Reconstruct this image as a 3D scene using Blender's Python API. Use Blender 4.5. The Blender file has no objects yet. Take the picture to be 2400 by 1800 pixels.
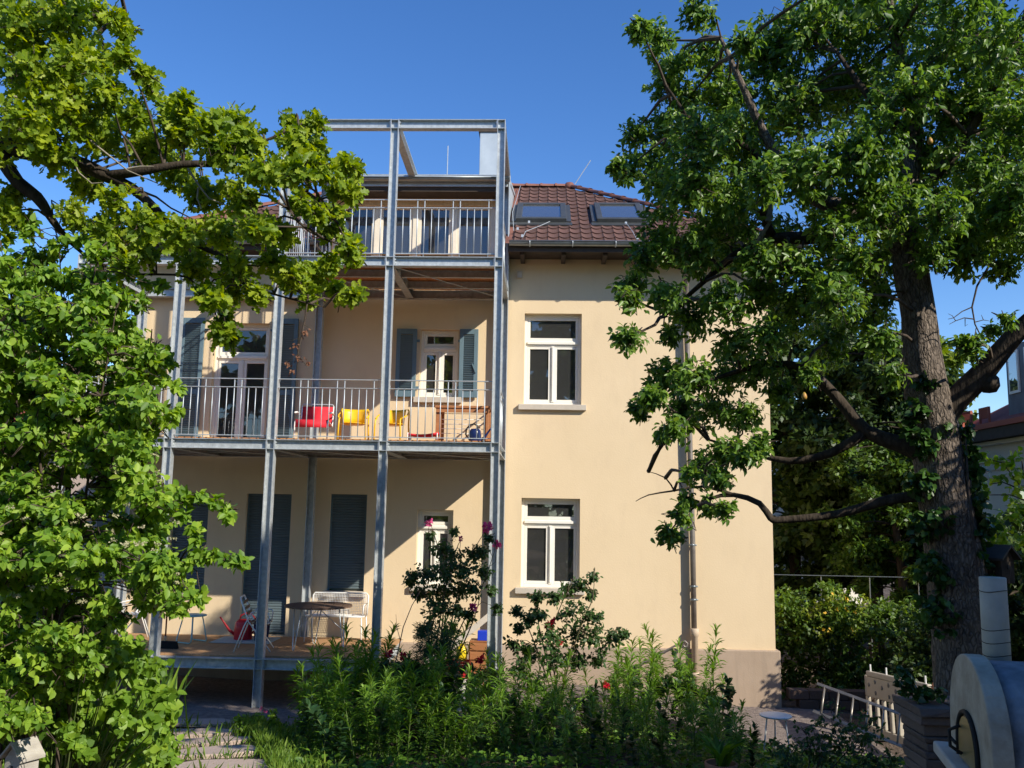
import bpy, math, random
import numpy as np
from mathutils import Vector, Matrix

# ------------------------------------------------------------------ camera, sky, sun, exposure
scn = bpy.context.scene
col = scn.collection
F_PX = 2100.0                      # focal length in pixels of the 2400 px wide photograph
YAW, PITCH, ROLL = math.radians(2.15), math.radians(8.05), math.radians(0.99)
CAM = Vector((0, 0, 3.05))
fw = Vector((-math.sin(YAW) * math.cos(PITCH), math.cos(YAW) * math.cos(PITCH), math.sin(PITCH)))
_r = fw.cross(Vector((0, 0, 1))).normalized()
_u = _r.cross(fw)
RT = _r * math.cos(ROLL) + _u * math.sin(ROLL)
UP = -_r * math.sin(ROLL) + _u * math.cos(ROLL)
cd = bpy.data.cameras.new('camera')
cam = bpy.data.objects.new('camera', cd)
col.objects.link(cam)
cam.matrix_world = Matrix(((RT.x, UP.x, -fw.x, CAM.x), (RT.y, UP.y, -fw.y, CAM.y), (RT.z, UP.z, -fw.z, CAM.z), (0, 0, 0, 1)))
cd.sensor_fit = 'HORIZONTAL'
cd.sensor_width = 36.0
cd.lens = 36.0 * F_PX / 2400.0
cd.clip_start = 0.05
cd.clip_end = 1500
scn.camera = cam

SUN = Vector((1.23, -1.0, 1.02)).normalized()      # direction towards the sun
elev = math.asin(SUN.z)
azim = math.atan2(SUN.x, SUN.y)
world = bpy.data.worlds.new('World')
scn.world = world
world.use_nodes = True
wn = world.node_tree
sky = wn.nodes.new('ShaderNodeTexSky')
sky.sky_type = 'NISHITA'
sky.sun_disc = False
sky.sun_elevation = elev
sky.sun_rotation = azim
sky.altitude = 300
sky.air_density = 1.0
sky.dust_density = 0.0
sky.ozone_density = 3.0
bg = wn.nodes['Background']
bg.inputs['Strength'].default_value = 0.143
hsv = wn.nodes.new('ShaderNodeHueSaturation')
hsv.inputs['Saturation'].default_value = 1.25
hsv.inputs['Hue'].default_value = 0.51
wn.links.new(sky.outputs['Color'], hsv.inputs['Color'])
wn.links.new(hsv.outputs['Color'], bg.inputs['Color'])
sd = bpy.data.lights.new('sun', 'SUN')
sd.energy = 4.6
sd.angle = math.radians(0.53)
sd.color = (1.0, 0.93, 0.80)
so = bpy.data.objects.new('sun', sd)
col.objects.link(so)
so.rotation_euler = SUN.to_track_quat('Z', 'Y').to_euler()
scn.view_settings.view_transform = 'Standard'
scn.view_settings.look = 'None'
scn.view_settings.gamma = 1.0
scn.view_settings.use_curve_mapping = False
scn.view_settings.exposure = 0.42
scn.render.engine = 'CYCLES'
scn.cycles.use_denoising = True
scn.cycles.max_bounces = 7
scn.cycles.diffuse_bounces = 3
scn.cycles.glossy_bounces = 3
scn.cycles.transmission_bounces = 4
scn.cycles.transparent_max_bounces = 8
scn.cycles.sample_clamp_indirect = 6.0

# ------------------------------------------------------------------ helpers
rnd = random.Random(7)
rng = np.random.default_rng(11)


def at(px, py, Y):
    """point on the plane y = Y seen at pixel (px, py) of the photograph"""
    d = fw + RT * ((px - 1200) / F_PX) + UP * ((900 - py) / F_PX)
    return CAM + d * ((Y - CAM.y) / d.y)


def smooth(a, b, x):
    t = min(1, max(0, (x - a) / (b - a)))
    return t * t * (3 - 2 * t)


def gz(x, y):
    """height of the garden: level by the house, rising towards the camera"""
    z = 0.11 * min(max(0.0, 13 - y), 14.5)
    z -= 0.30 * smooth(1.2, 4.0, x) * smooth(9.5, 14, y)
    z += 0.04 * math.sin(x * 1.7 + 0.6) * math.sin(y * 1.3)
    return z


class MB:
    def __init__(self):
        self.v, self.f = [], []

    def add(self, vs, fs):
        b = len(self.v)
        self.v += [tuple(p) for p in vs]
        self.f += [tuple(b + i for i in f) for f in fs]
        return self

    def box(self, x0, x1, y0, y1, z0, z1):
        return self.add([(x0, y0, z0), (x1, y0, z0), (x1, y1, z0), (x0, y1, z0), (x0, y0, z1), (x1, y0, z1), (x1, y1, z1), (x0, y1, z1)],
                        [(3, 2, 1, 0), (4, 5, 6, 7), (0, 1, 5, 4), (1, 2, 6, 5), (2, 3, 7, 6), (3, 0, 4, 7)])

    def prism(self, p0, p1, prof, side):
        """extrude a closed 2-D profile (a along side, b along side x dir) from p0 to p1"""
        p0, p1 = Vector(p0), Vector(p1)
        d = (p1 - p0).normalized()
        a = Vector(side)
        a = (a - d * a.dot(d)).normalized()
        b = a.cross(d)
        n = len(prof)
        vs = [p0 + a * u + b * w for u, w in prof] + [p1 + a * u + b * w for u, w in prof]
        fs = [(i, (i + 1) % n, n + (i + 1) % n, n + i) for i in range(n)] + [tuple(range(n - 1, -1, -1)), tuple(range(n, 2 * n))]
        return self.add(vs, fs)

    def bar(self, p0, p1, w, h, side=(1, 0, 0)):
        return self.prism(p0, p1, [(-w / 2, -h / 2), (w / 2, -h / 2), (w / 2, h / 2), (-w / 2, h / 2)], side)

    def tube(self, pts, r, n=8, closed_ends=True, rough=0.0, rg=None):
        pts = [Vector(p) for p in pts]
        m = len(pts)
        rs = r if isinstance(r, (list, tuple)) else [r] * m
        t0 = (pts[1] - pts[0]).normalized()
        ref = Vector((0, 0, 1)) if abs(t0.z) < 0.9 else Vector((1, 0, 0))
        a = (ref - t0 * ref.dot(t0)).normalized()
        vs, fs = [], []
        for i, p in enumerate(pts):
            t = (pts[min(i + 1, m - 1)] - pts[max(i - 1, 0)]).normalized()
            a = (a - t * a.dot(t)).normalized()
            b = t.cross(a)
            for k in range(n):
                ang = 2 * math.pi * k / n
                rr = rs[i]
                if rough:
                    rr *= 1 + rough * (rg.random() - 0.5)
                vs.append(p + (a * math.cos(ang) + b * math.sin(ang)) * rr)
        for i in range(m - 1):
            for k in range(n):
                k2 = (k + 1) % n
                fs.append((i * n + k, i * n + k2, (i + 1) * n + k2, (i + 1) * n + k))
        if closed_ends:
            fs.append(tuple(range(n - 1, -1, -1)))
            fs.append(tuple((m - 1) * n + k for k in range(n)))
        return self.add(vs, fs)

    def lathe(self, prof, n=20, o=(0, 0, 0), sx=1.0, sy=1.0):
        m = len(prof)
        vs, fs = [], []
        for r, z in prof:
            for k in range(n):
                a = 2 * math.pi * k / n
                vs.append((o[0] + r * math.cos(a) * sx, o[1] + r * math.sin(a) * sy, o[2] + z))
        for i in range(m - 1):
            for k in range(n):
                k2 = (k + 1) % n
                fs.append((i * n + k, i * n + k2, (i + 1) * n + k2, (i + 1) * n + k))
        if prof[0][0] > 1e-5:
            fs.append(tuple(range(n - 1, -1, -1)))
        if prof[-1][0] > 1e-5:
            fs.append(tuple((m - 1) * n + k for k in range(n)))
        return self.add(vs, fs)

    def mesh(self, name, mat=None, smooth=False, bevel=0):
        me = bpy.data.meshes.new(name)
        me.from_pydata(self.v, [], self.f)
        if mat:
            me.materials.append(mat)
        if smooth:
            me.polygons.foreach_set('use_smooth', [True] * len(me.polygons))
        me.update()
        return me

    def build(self, name, mat, parent=None, smooth=False, bevel=0):
        return link(name, self.mesh(name, mat, smooth), parent, bevel)

    def wbuild(self, name, mat, parent=None, smooth=False, bevel=0):
        return link(name, self.mesh(name, mat, smooth), parent, bevel, world=True)


def wloc(o):
    v = Vector((0, 0, 0))
    while o:
        v = v + Vector(o.location)
        o = o.parent
    return v


def link(name, me, parent=None, bevel=0, loc=None, rot=None, world=False):
    o = bpy.data.objects.new(name, me)
    col.objects.link(o)
    if parent:
        o.parent = parent
        if world:                       # vertices / location given in world space
            o.matrix_parent_inverse = Matrix.Translation(-wloc(parent))
    if loc is not None:
        o.location = loc
    if rot is not None:
        o.rotation_euler = rot
    if bevel:
        md = o.modifiers.new('bevel', 'BEVEL')
        md.width = bevel
        md.segments = 2
        md.limit_method = 'ANGLE'
        md.angle_limit = math.radians(40)
    return o


def tag(o, label, cat, group=None, kind=None):
    if label:
        o['label'] = label
    if cat:
        o['category'] = cat
    if group:
        o['group'] = group
    if kind:
        o['kind'] = kind
    return o


def thing(name, label, cat, loc=(0, 0, 0), rz=0, group=None):
    o = bpy.data.objects.new(name, None)
    o.empty_display_size = 0.1
    col.objects.link(o)
    o.location = loc
    o.rotation_euler = (0, 0, rz)
    return tag(o, label, cat, group)


def group_empty(name, parent, loc=(0, 0, 0), rot=None):
    o = bpy.data.objects.new(name, None)
    o.empty_display_size = 0.05
    col.objects.link(o)
    o.parent = parent
    o.location = loc
    if rot is not None:
        o.rotation_euler = rot
    return o


# ------------------------------------------------------------------ materials
MATS = {}


def mat(name, c1, c2=None, rough=0.8, metal=0.0, scale=8.0, bump=0.0, bscale=60.0, spec=0.4, detail=4.0, coords='Object', stretch=None, dist=0.02):
    m = bpy.data.materials.new(name)
    m.use_nodes = True
    nt = m.node_tree
    p = nt.nodes['Principled BSDF']
    p.inputs['Roughness'].default_value = rough
    p.inputs['Metallic'].default_value = metal
    p.inputs['Specular IOR Level'].default_value = spec
    tc = nt.nodes.new('ShaderNodeTexCoord')
    vec = tc.outputs[coords]
    if stretch:
        mp = nt.nodes.new('ShaderNodeMapping')
        mp.inputs['Scale'].default_value = stretch
        nt.links.new(vec, mp.inputs['Vector'])
        vec = mp.outputs['Vector']
    if c2:
        n = nt.nodes.new('ShaderNodeTexNoise')
        n.inputs['Scale'].default_value = scale
        n.inputs['Detail'].default_value = detail
        n.inputs['Roughness'].default_value = 0.6
        nt.links.new(vec, n.inputs['Vector'])
        r = nt.nodes.new('ShaderNodeValToRGB')
        r.color_ramp.elements[0].position = 0.32
        r.color_ramp.elements[1].position = 0.68
        r.color_ramp.elements[0].color = (*c1, 1)
        r.color_ramp.elements[1].color = (*c2, 1)
        nt.links.new(n.outputs['Fac'], r.inputs['Fac'])
        nt.links.new(r.outputs['Color'], p.inputs['Base Color'])
    else:
        p.inputs['Base Color'].default_value = (*c1, 1)
    if bump:
        n2 = nt.nodes.new('ShaderNodeTexNoise')
        n2.inputs['Scale'].default_value = bscale
        n2.inputs['Detail'].default_value = 5
        nt.links.new(vec, n2.inputs['Vector'])
        b = nt.nodes.new('ShaderNodeBump')
        b.inputs['Strength'].default_value = bump
        b.inputs['Distance'].default_value = dist
        nt.links.new(n2.outputs['Fac'], b.inputs['Height'])
        nt.links.new(b.outputs['Normal'], p.inputs['Normal'])
    MATS[name] = m
    return m


def rand_mat(name, c1, c2, rough=0.8, bump=0.0, bscale=40, stretch=None, nscale=6.0, spec=0.35):
    """colour differs from object to object (tiles, planks, bricks) with a little grain inside each"""
    m = mat(name, c1, None, rough, 0, 8, bump, bscale, spec, stretch=stretch)
    nt = m.node_tree
    p = nt.nodes['Principled BSDF']
    oi = nt.nodes.new('ShaderNodeObjectInfo')
    tc = nt.nodes.new('ShaderNodeTexCoord')
    n = nt.nodes.new('ShaderNodeTexNoise')
    n.inputs['Scale'].default_value = nscale
    n.inputs['Detail'].default_value = 5
    if stretch:
        mp = nt.nodes.new('ShaderNodeMapping')
        mp.inputs['Scale'].default_value = stretch
        nt.links.new(tc.outputs['Object'], mp.inputs['Vector'])
        nt.links.new(mp.outputs['Vector'], n.inputs['Vector'])
    else:
        nt.links.new(tc.outputs['Object'], n.inputs['Vector'])
    a = nt.nodes.new('ShaderNodeMath')
    a.operation = 'MULTIPLY_ADD'
    a.inputs[1].default_value = 0.6
    nt.links.new(oi.outputs['Random'], a.inputs[0])
    s = nt.nodes.new('ShaderNodeMath')
    s.operation = 'MULTIPLY'
    s.inputs[1].default_value = 0.4
    nt.links.new(n.outputs['Fac'], s.inputs[0])
    nt.links.new(s.outputs[0], a.inputs[2])
    mx = nt.nodes.new('ShaderNodeMix')
    mx.data_type = 'RGBA'
    mx.inputs['A'].default_value = (*c1, 1)
    mx.inputs['B'].default_value = (*c2, 1)
    nt.links.new(a.outputs[0], mx.inputs['Factor'])
    nt.links.new(mx.outputs['Result'], p.inputs['Base Color'])
    return m


def leaf_mat(name, dark, mid, light, rough=0.45, trans=0.35, spec=0.4):
    m = bpy.data.materials.new(name)
    m.use_nodes = True
    nt = m.node_tree
    p = nt.nodes['Principled BSDF']
    out = nt.nodes['Material Output']
    p.inputs['Roughness'].default_value = rough
    p.inputs['Specular IOR Level'].default_value = spec
    at_ = nt.nodes.new('ShaderNodeAttribute')
    at_.attribute_name = 'tint'
    r = nt.nodes.new('ShaderNodeValToRGB')
    e = r.color_ramp.elements
    e[0].position, e[0].color = 0.0, (*dark, 1)
    e[1].position, e[1].color = 1.0, (*light, 1)
    k = e.new(0.5)
    k.color = (*mid, 1)
    nt.links.new(at_.outputs['Fac'], r.inputs['Fac'])
    nt.links.new(r.outputs['Color'], p.inputs['Base Color'])
    t = nt.nodes.new('ShaderNodeBsdfTranslucent')
    hs = nt.nodes.new('ShaderNodeHueSaturation')
    hs.inputs['Hue'].default_value = 0.485
    hs.inputs['Saturation'].default_value = 1.1
    hs.inputs['Value'].default_value = 1.5
    nt.links.new(r.outputs['Color'], hs.inputs['Color'])
    nt.links.new(hs.outputs['Color'], t.inputs['Color'])
    mx = nt.nodes.new('ShaderNodeMixShader')
    mx.inputs['Fac'].default_value = trans
    nt.links.new(p.outputs['BSDF'], mx.inputs[1])
    nt.links.new(t.outputs['BSDF'], mx.inputs[2])
    nt.links.new(mx.outputs['Shader'], out.inputs['Surface'])
    MATS[name] = m
    return m


def glass_mat(name, tint=(0.75, 0.8, 0.8)):
    m = bpy.data.materials.new(name)
    m.use_nodes = True
    nt = m.node_tree
    for n in list(nt.nodes):
        if n.type == 'BSDF_PRINCIPLED':
            nt.nodes.remove(n)
    out = nt.nodes['Material Output']
    tr = nt.nodes.new('ShaderNodeBsdfTransparent')
    tr.inputs['Color'].default_value = (*tint, 1)
    gl = nt.nodes.new('ShaderNodeBsdfGlossy')
    gl.inputs['Roughness'].default_value = 0.01
    gl.inputs['Color'].default_value = (1, 1, 1, 1)
    fr = nt.nodes.new('ShaderNodeFresnel')
    fr.inputs['IOR'].default_value = 1.55
    ad = nt.nodes.new('ShaderNodeMath')
    ad.operation = 'MULTIPLY_ADD'
    ad.inputs[1].default_value = 1.5
    ad.inputs[2].default_value = 0.05
    nt.links.new(fr.outputs['Fac'], ad.inputs[0])
    mx = nt.nodes.new('ShaderNodeMixShader')
    nt.links.new(ad.outputs[0], mx.inputs['Fac'])
    nt.links.new(tr.outputs['BSDF'], mx.inputs[1])
    nt.links.new(gl.outputs['BSDF'], mx.inputs[2])
    df = nt.nodes.new('ShaderNodeBsdfDiffuse')          # pale diffuse share imitating the grey sheen of reflections on the pane
    df.inputs['Color'].default_value = (0.75, 0.75, 0.72, 1)
    m2 = nt.nodes.new('ShaderNodeMixShader')
    m2.inputs['Fac'].default_value = 0.045
    nt.links.new(mx.outputs['Shader'], m2.inputs[1])
    nt.links.new(df.outputs['BSDF'], m2.inputs[2])
    nt.links.new(m2.outputs['Shader'], out.inputs['Surface'])
    MATS[name] = m
    return m


M_PLASTER = mat('plaster', (0.725, 0.565, 0.36), (0.765, 0.60, 0.39), 0.92, 0, 0.9, 0.18, 38, 0.15, 6, dist=0.012)
def weather(m, dark, amount, sc=(2.2, 2.2, 0.22)):
    """faint vertical rain streaks and blotches over the base colour"""
    nt = m.node_tree
    p = nt.nodes['Principled BSDF']
    old = p.inputs['Base Color'].links[0].from_socket
    tc = nt.nodes.new('ShaderNodeTexCoord')
    mp = nt.nodes.new('ShaderNodeMapping'); mp.inputs['Scale'].default_value = sc
    nt.links.new(tc.outputs['Object'], mp.inputs['Vector'])
    n = nt.nodes.new('ShaderNodeTexNoise'); n.inputs['Scale'].default_value = 2.4; n.inputs['Detail'].default_value = 9; n.inputs['Roughness'].default_value = 0.7
    nt.links.new(mp.outputs['Vector'], n.inputs['Vector'])
    r = nt.nodes.new('ShaderNodeValToRGB')
    r.color_ramp.elements[0].position, r.color_ramp.elements[0].color = 0.50, (0, 0, 0, 1)
    r.color_ramp.elements[1].position, r.color_ramp.elements[1].color = 0.78, (amount, amount, amount, 1)
    nt.links.new(n.outputs['Fac'], r.inputs['Fac'])
    mx = nt.nodes.new('ShaderNodeMix'); mx.data_type = 'RGBA'
    nt.links.new(r.outputs['Color'], mx.inputs['Factor'])
    nt.links.new(old, mx.inputs['A']); mx.inputs['B'].default_value = (*dark, 1)
    nt.links.new(mx.outputs['Result'], p.inputs['Base Color'])


weather(M_PLASTER, (0.55, 0.42, 0.28), 0.28, (1.3, 1.3, 0.5))
M_PLINTH = mat('plinth_render', (0.39, 0.295, 0.215), (0.44, 0.34, 0.255), 0.92, 0, 1.5, 0.3, 45, 0.15, dist=0.01)
weather(M_PLINTH, (0.22, 0.18, 0.14), 0.5)
M_INTERIOR = mat('interior', (0.30, 0.27, 0.24), None, 0.9)
M_WHITE = mat('white_paint', (0.82, 0.78, 0.68), (0.86, 0.82, 0.73), 0.45, 0, 3)
M_SILL = mat('sandstone_sill', (0.50, 0.44, 0.36), (0.58, 0.51, 0.42), 0.85, 0, 6, 0.2, 80)
M_BLUE = mat('blue_grey_paint', (0.115, 0.18, 0.215), (0.135, 0.205, 0.24), 0.5, 0, 4)
M_ROLLER = mat('roller_slat', (0.10, 0.135, 0.15), (0.12, 0.16, 0.175), 0.55, 0, 3)
M_GLASS = glass_mat('glass')
M_STEEL = mat('galvanised_steel', (0.40, 0.43, 0.44), (0.58, 0.61, 0.62), 0.42, 0.30, 14, 0.05, 30, 0.5, 5)
M_STEELR = mat('galvanised_rail', (0.46, 0.50, 0.52), (0.56, 0.60, 0.62), 0.45, 0.4, 14)
weather(M_STEEL, (0.26, 0.27, 0.27), 0.55, (5, 5, 0.8))
M_ZINC = mat('zinc_sheet', (0.44, 0.48, 0.50), (0.58, 0.62, 0.63), 0.4, 0.3, 2.5)
M_ZINCD = mat('zinc_gutter', (0.22, 0.25, 0.26), (0.32, 0.35, 0.36), 0.35, 0.7, 5)
M_TILE = rand_mat('roof_tile', (0.085, 0.046, 0.037), (0.155, 0.079, 0.062), 0.9, 0.2, 60)
M_TILED = mat('roof_tile_field', (0.15, 0.062, 0.045), (0.24, 0.10, 0.07), 0.75, 0, 3)
M_RIDGE = rand_mat('ridge_tile', (0.17, 0.07, 0.05), (0.24, 0.10, 0.075), 0.7)
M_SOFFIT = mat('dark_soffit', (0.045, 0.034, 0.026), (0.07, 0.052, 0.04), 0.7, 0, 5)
M_BROWN = mat('brown_trim', (0.20, 0.125, 0.085), None, 0.6)
M_SKYFR = mat('skylight_metal', (0.07, 0.075, 0.075), (0.095, 0.10, 0.10), 0.45, 0.4, 6)
M_WOODL = mat('larch_wood', (0.62, 0.40, 0.20), (0.74, 0.50, 0.27), 0.6, 0, 4, 0.1, 40, stretch=(12, 12, 1))
M_PLANK = rand_mat('deck_plank', (0.46, 0.19, 0.065), (0.58, 0.27, 0.105), 0.65, 0.15, 30, stretch=(14, 1, 14))
M_DECK = rand_mat('terrace_plank', (0.36, 0.20, 0.095), (0.50, 0.295, 0.145), 0.7, 0.15, 30, stretch=(14, 1, 14))
M_RED = mat('red_fabric', (0.62, 0.015, 0.03), (0.70, 0.025, 0.04), 0.75, 0, 8)
M_REDP = mat('red_plastic', (0.60, 0.02, 0.03), (0.66, 0.03, 0.04), 0.3, 0, 4)
M_YELLOW = mat('yellow_paint', (0.80, 0.46, 0.015), (0.86, 0.52, 0.02), 0.35, 0, 4)
M_YELLP = mat('yellow_plastic', (0.80, 0.58, 0.02), None, 0.35)
M_NAVY = mat('navy_enamel', (0.012, 0.022, 0.09), None, 0.25)
M_BLUEP = mat('blue_plastic', (0.02, 0.055, 0.55), None, 0.35)
M_BROWNW = mat('brown_wood', (0.34, 0.135, 0.05), (0.44, 0.19, 0.075), 0.6, 0, 3, stretch=(1, 10, 10))
M_TABLEW = mat('weathered_table', (0.10, 0.062, 0.042), (0.17, 0.105, 0.07), 0.65, 0, 5, 0.2, 40, stretch=(1, 9, 9))
M_WMETAL = mat('white_metal', (0.78, 0.76, 0.72), (0.84, 0.82, 0.78), 0.4, 0, 6)
M_TURQ = mat('turquoise_metal', (0.30, 0.60, 0.58), (0.34, 0.65, 0.62), 0.4, 0, 6)
M_MAT = mat('pale_mat', (0.42, 0.50, 0.47), (0.50, 0.57, 0.54), 0.9, 0, 20)
M_DARK = mat('black_bristle', (0.015, 0.014, 0.013), None, 0.8)
M_BROOM = mat('broom_handle', (0.25, 0.06, 0.03), None, 0.5)
M_STONE = rand_mat('flagstone', (0.38, 0.29, 0.24), (0.50, 0.40, 0.34), 0.9, 0.5, 25)
M_GROUND = mat('soil', (0.075, 0.055, 0.04), (0.17, 0.13, 0.10), 0.95, 0, 1.3, 0.8, 22, 0.1, 8, dist=0.05)
M_GRAVEL = mat('gravel', (0.17, 0.135, 0.12), (0.30, 0.25, 0.22), 0.95, 0, 12, 0.9, 55, 0.1, 6, dist=0.03)
M_BARK = mat('pear_bark', (0.075, 0.06, 0.048), (0.25, 0.205, 0.165), 0.95, 0, 16, 0.9, 18, 0.1, 6, stretch=(1.6, 1.6, 0.42), dist=0.06)
def bark_plates(m):
    nt = m.node_tree
    p = nt.nodes['Principled BSDF']
    tc = nt.nodes.new('ShaderNodeTexCoord')
    mp = nt.nodes.new('ShaderNodeMapping'); mp.inputs['Scale'].default_value = (1, 1, 0.36)
    nz = nt.nodes.new('ShaderNodeTexNoise'); nz.inputs['Scale'].default_value = 14
    ad = nt.nodes.new('ShaderNodeVectorMath'); ad.operation = 'MULTIPLY_ADD'; ad.inputs[1].default_value = (0.05, 0.05, 0.05)
    nt.links.new(tc.outputs['Object'], mp.inputs['Vector'])
    nt.links.new(tc.outputs['Object'], nz.inputs['Vector'])
    nt.links.new(nz.outputs['Color'], ad.inputs[0]); nt.links.new(mp.outputs['Vector'], ad.inputs[2])
    vo = nt.nodes.new('ShaderNodeTexVoronoi'); vo.feature = 'DISTANCE_TO_EDGE'; vo.inputs['Scale'].default_value = 34
    nt.links.new(ad.outputs[0], vo.inputs['Vector'])
    r = nt.nodes.new('ShaderNodeValToRGB')
    e = r.color_ramp.elements
    e[0].position, e[0].color = 0.03, (0.045, 0.036, 0.03, 1)
    e[1].position, e[1].color = 0.22, (0.27, 0.22, 0.18, 1)
    nt.links.new(vo.outputs['Distance'], r.inputs['Fac'])
    old = p.inputs['Base Color'].links[0].from_socket
    mx = nt.nodes.new('ShaderNodeMix'); mx.data_type = 'RGBA'; mx.inputs['Factor'].default_value = 0.42
    nt.links.new(old, mx.inputs['A']); nt.links.new(r.outputs['Color'], mx.inputs['B'])
    nt.links.new(mx.outputs['Result'], p.inputs['Base Color'])
    b = nt.nodes.new('ShaderNodeBump'); b.inputs['Strength'].default_value = 1.0; b.inputs['Distance'].default_value = 0.03
    cl = nt.nodes.new('ShaderNodeClamp'); cl.inputs['Max'].default_value = 0.25
    nt.links.new(vo.outputs['Distance'], cl.inputs['Value'])
    nt.links.new(cl.outputs[0], b.inputs['Height'])
    nt.links.new(p.inputs['Normal'].links[0].from_socket, b.inputs['Normal'])
    nt.links.new(b.outputs['Normal'], p.inputs['Normal'])


bark_plates(M_BARK)
M_BARKD = mat('oak_bark', (0.035, 0.028, 0.022), (0.085, 0.068, 0.052), 0.95, 0, 14, 0.7, 25, 0.1, 5, stretch=(1.5, 1.5, 0.5))
M_TWIG = mat('twig_bark', (0.05, 0.036, 0.027), (0.10, 0.075, 0.055), 0.9, 0, 20)
M_TWIGP = mat('lichen_twig', (0.22, 0.19, 0.14), (0.36, 0.32, 0.25), 0.95, 0, 30)
M_STEMG = mat('green_stem', (0.09, 0.14, 0.035), (0.13, 0.17, 0.05), 0.7, 0, 10)
M_STEMB = mat('brown_cane', (0.10, 0.055, 0.03), (0.09, 0.10, 0.04), 0.7, 0, 10)
L_PEAR = leaf_mat('pear_leaf', (0.040, 0.095, 0.015), (0.112, 0.22, 0.032), (0.235, 0.36, 0.055), 0.4, 0.42, 0.45)
L_OAK = leaf_mat('oak_leaf', (0.08, 0.155, 0.011), (0.205, 0.31, 0.017), (0.40, 0.48, 0.034), 0.5, 0.47)
L_DOG = leaf_mat('dogwood_leaf', (0.07, 0.165, 0.018), (0.175, 0.32, 0.032), (0.35, 0.50, 0.055), 0.5, 0.44)
L_LIME = leaf_mat('lime_leaf', (0.08, 0.17, 0.016), (0.16, 0.29, 0.026), (0.28, 0.42, 0.045), 0.5, 0.42)
L_GOLD = leaf_mat('goldenrod_leaf', (0.035, 0.10, 0.012), (0.12, 0.25, 0.024), (0.28, 0.44, 0.055), 0.5, 0.36)
L_ROSE = leaf_mat('rose_leaf', (0.018, 0.050, 0.012), (0.045, 0.10, 0.022), (0.09, 0.17, 0.036), 0.45, 0.32)
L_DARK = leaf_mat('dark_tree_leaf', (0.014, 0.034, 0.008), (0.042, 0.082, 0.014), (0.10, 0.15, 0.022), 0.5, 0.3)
L_YELL = leaf_mat('pale_tree_leaf', (0.07, 0.13, 0.012), (0.16, 0.23, 0.02), (0.30, 0.36, 0.04), 0.5, 0.4)
L_HEDGE = leaf_mat('hedge_leaf', (0.025, 0.058, 0.009), (0.07, 0.14, 0.016), (0.18, 0.28, 0.03), 0.45, 0.35)
L_IVY = leaf_mat('ivy_leaf', (0.014, 0.042, 0.010), (0.035, 0.095, 0.016), (0.09, 0.18, 0.03), 0.35, 0.2)
L_GRASS = leaf_mat('grass_blade', (0.06, 0.13, 0.015), (0.13, 0.23, 0.025), (0.24, 0.34, 0.05), 0.55, 0.35)
L_FERN = leaf_mat('fern_leaf', (0.014, 0.045, 0.014), (0.03, 0.085, 0.025), (0.06, 0.13, 0.04), 0.5, 0.3)
L_DEAD = leaf_mat('dry_leaf', (0.14, 0.06, 0.03), (0.22, 0.10, 0.06), (0.30, 0.16, 0.10), 0.8, 0.2)
L_PETP = leaf_mat('pink_petal', (0.45, 0.05, 0.14), (0.62, 0.10, 0.24), (0.74, 0.20, 0.36), 0.6, 0.3)
L_PETR = leaf_mat('red_petal', (0.42, 0.008, 0.02), (0.62, 0.015, 0.035), (0.75, 0.03, 0.06), 0.6, 0.25)
L_PETY = leaf_mat('yellow_petal', (0.60, 0.36, 0.03), (0.74, 0.48, 0.05), (0.85, 0.62, 0.12), 0.6, 0.3)
L_BUD = leaf_mat('flower_head', (0.30, 0.30, 0.16), (0.42, 0.40, 0.24), (0.52, 0.48, 0.32), 0.8, 0.2)

# ------------------------------------------------------------------ leaves by the thousand
def strip(xs, ws, zs, fold=0.12):
    """leaf template: midrib along +x, half widths ws, sag zs, sides folded up by fold"""
    V, Fc = [], []
    n = len(xs)
    for x, w, z in zip(xs, ws, zs):
        V += [(x, 0, z), (x, w, z + w * fold), (x, -w, z + w * fold)]
    for i in range(n - 1):
        a, b = 3 * i, 3 * (i + 1)
        Fc += [(a, b, b + 1, a + 1), (a, a + 2, b + 2, b)]
    return np.array(V, float), np.array(Fc, int)


def leaf2(side, zm, zt, fold=0.3, xm=0.5):
    """two-face leaf: outline points (x, half width) per side, midrib sagging from zm to zt"""
    k = len(side)
    sag = lambda x: zm * (1 - abs(2 * x - 1)) + zt * max(0.0, 2 * x - 1) ** 2
    V = [(0, 0, 0), (xm, 0, zm), (1, 0, zt)] + [(x, w, sag(x) + w * fold) for x, w in side] + [(x, -w, sag(x) + w * fold) for x, w in side]
    left = [0, 1, 2] + [3 + i for i in range(k - 1, -1, -1)]
    right = [2, 1, 0] + [3 + k + i for i in range(k)]
    return np.array(V, float), np.array([left, right], int)


T_PEAR = leaf2([(0.26, 0.21), (0.66, 0.20)], 0.0, -0.16, 0.4)
T_OAK = leaf2([(0.12, 0.12), (0.23, 0.065), (0.39, 0.24), (0.50, 0.11), (0.66, 0.32), (0.78, 0.15), (0.91, 0.19)], 0.02, -0.10, 0.25)
T_DOG = leaf2([(0.24, 0.28), (0.62, 0.27)], 0.0, -0.18, 0.3)
T_LIME = leaf2([(0.0, 0.18), (0.13, 0.40), (0.46, 0.43), (0.77, 0.23)], 0.0, -0.12, 0.15)
T_LANCE = leaf2([(0.33, 0.068), (0.70, 0.055)], 0.05, -0.20, 0.3)
T_BROAD = leaf2([(0.32, 0.27), (0.70, 0.24)], 0.02, -0.10, 0.25)
T_BLADE = (np.array([(0, -0.014, 0), (0, 0.014, 0), (0.6, 0.012, -0.05), (1, 0, -0.26)], float), np.array([(0, 1, 2, 3)], int))
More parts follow.
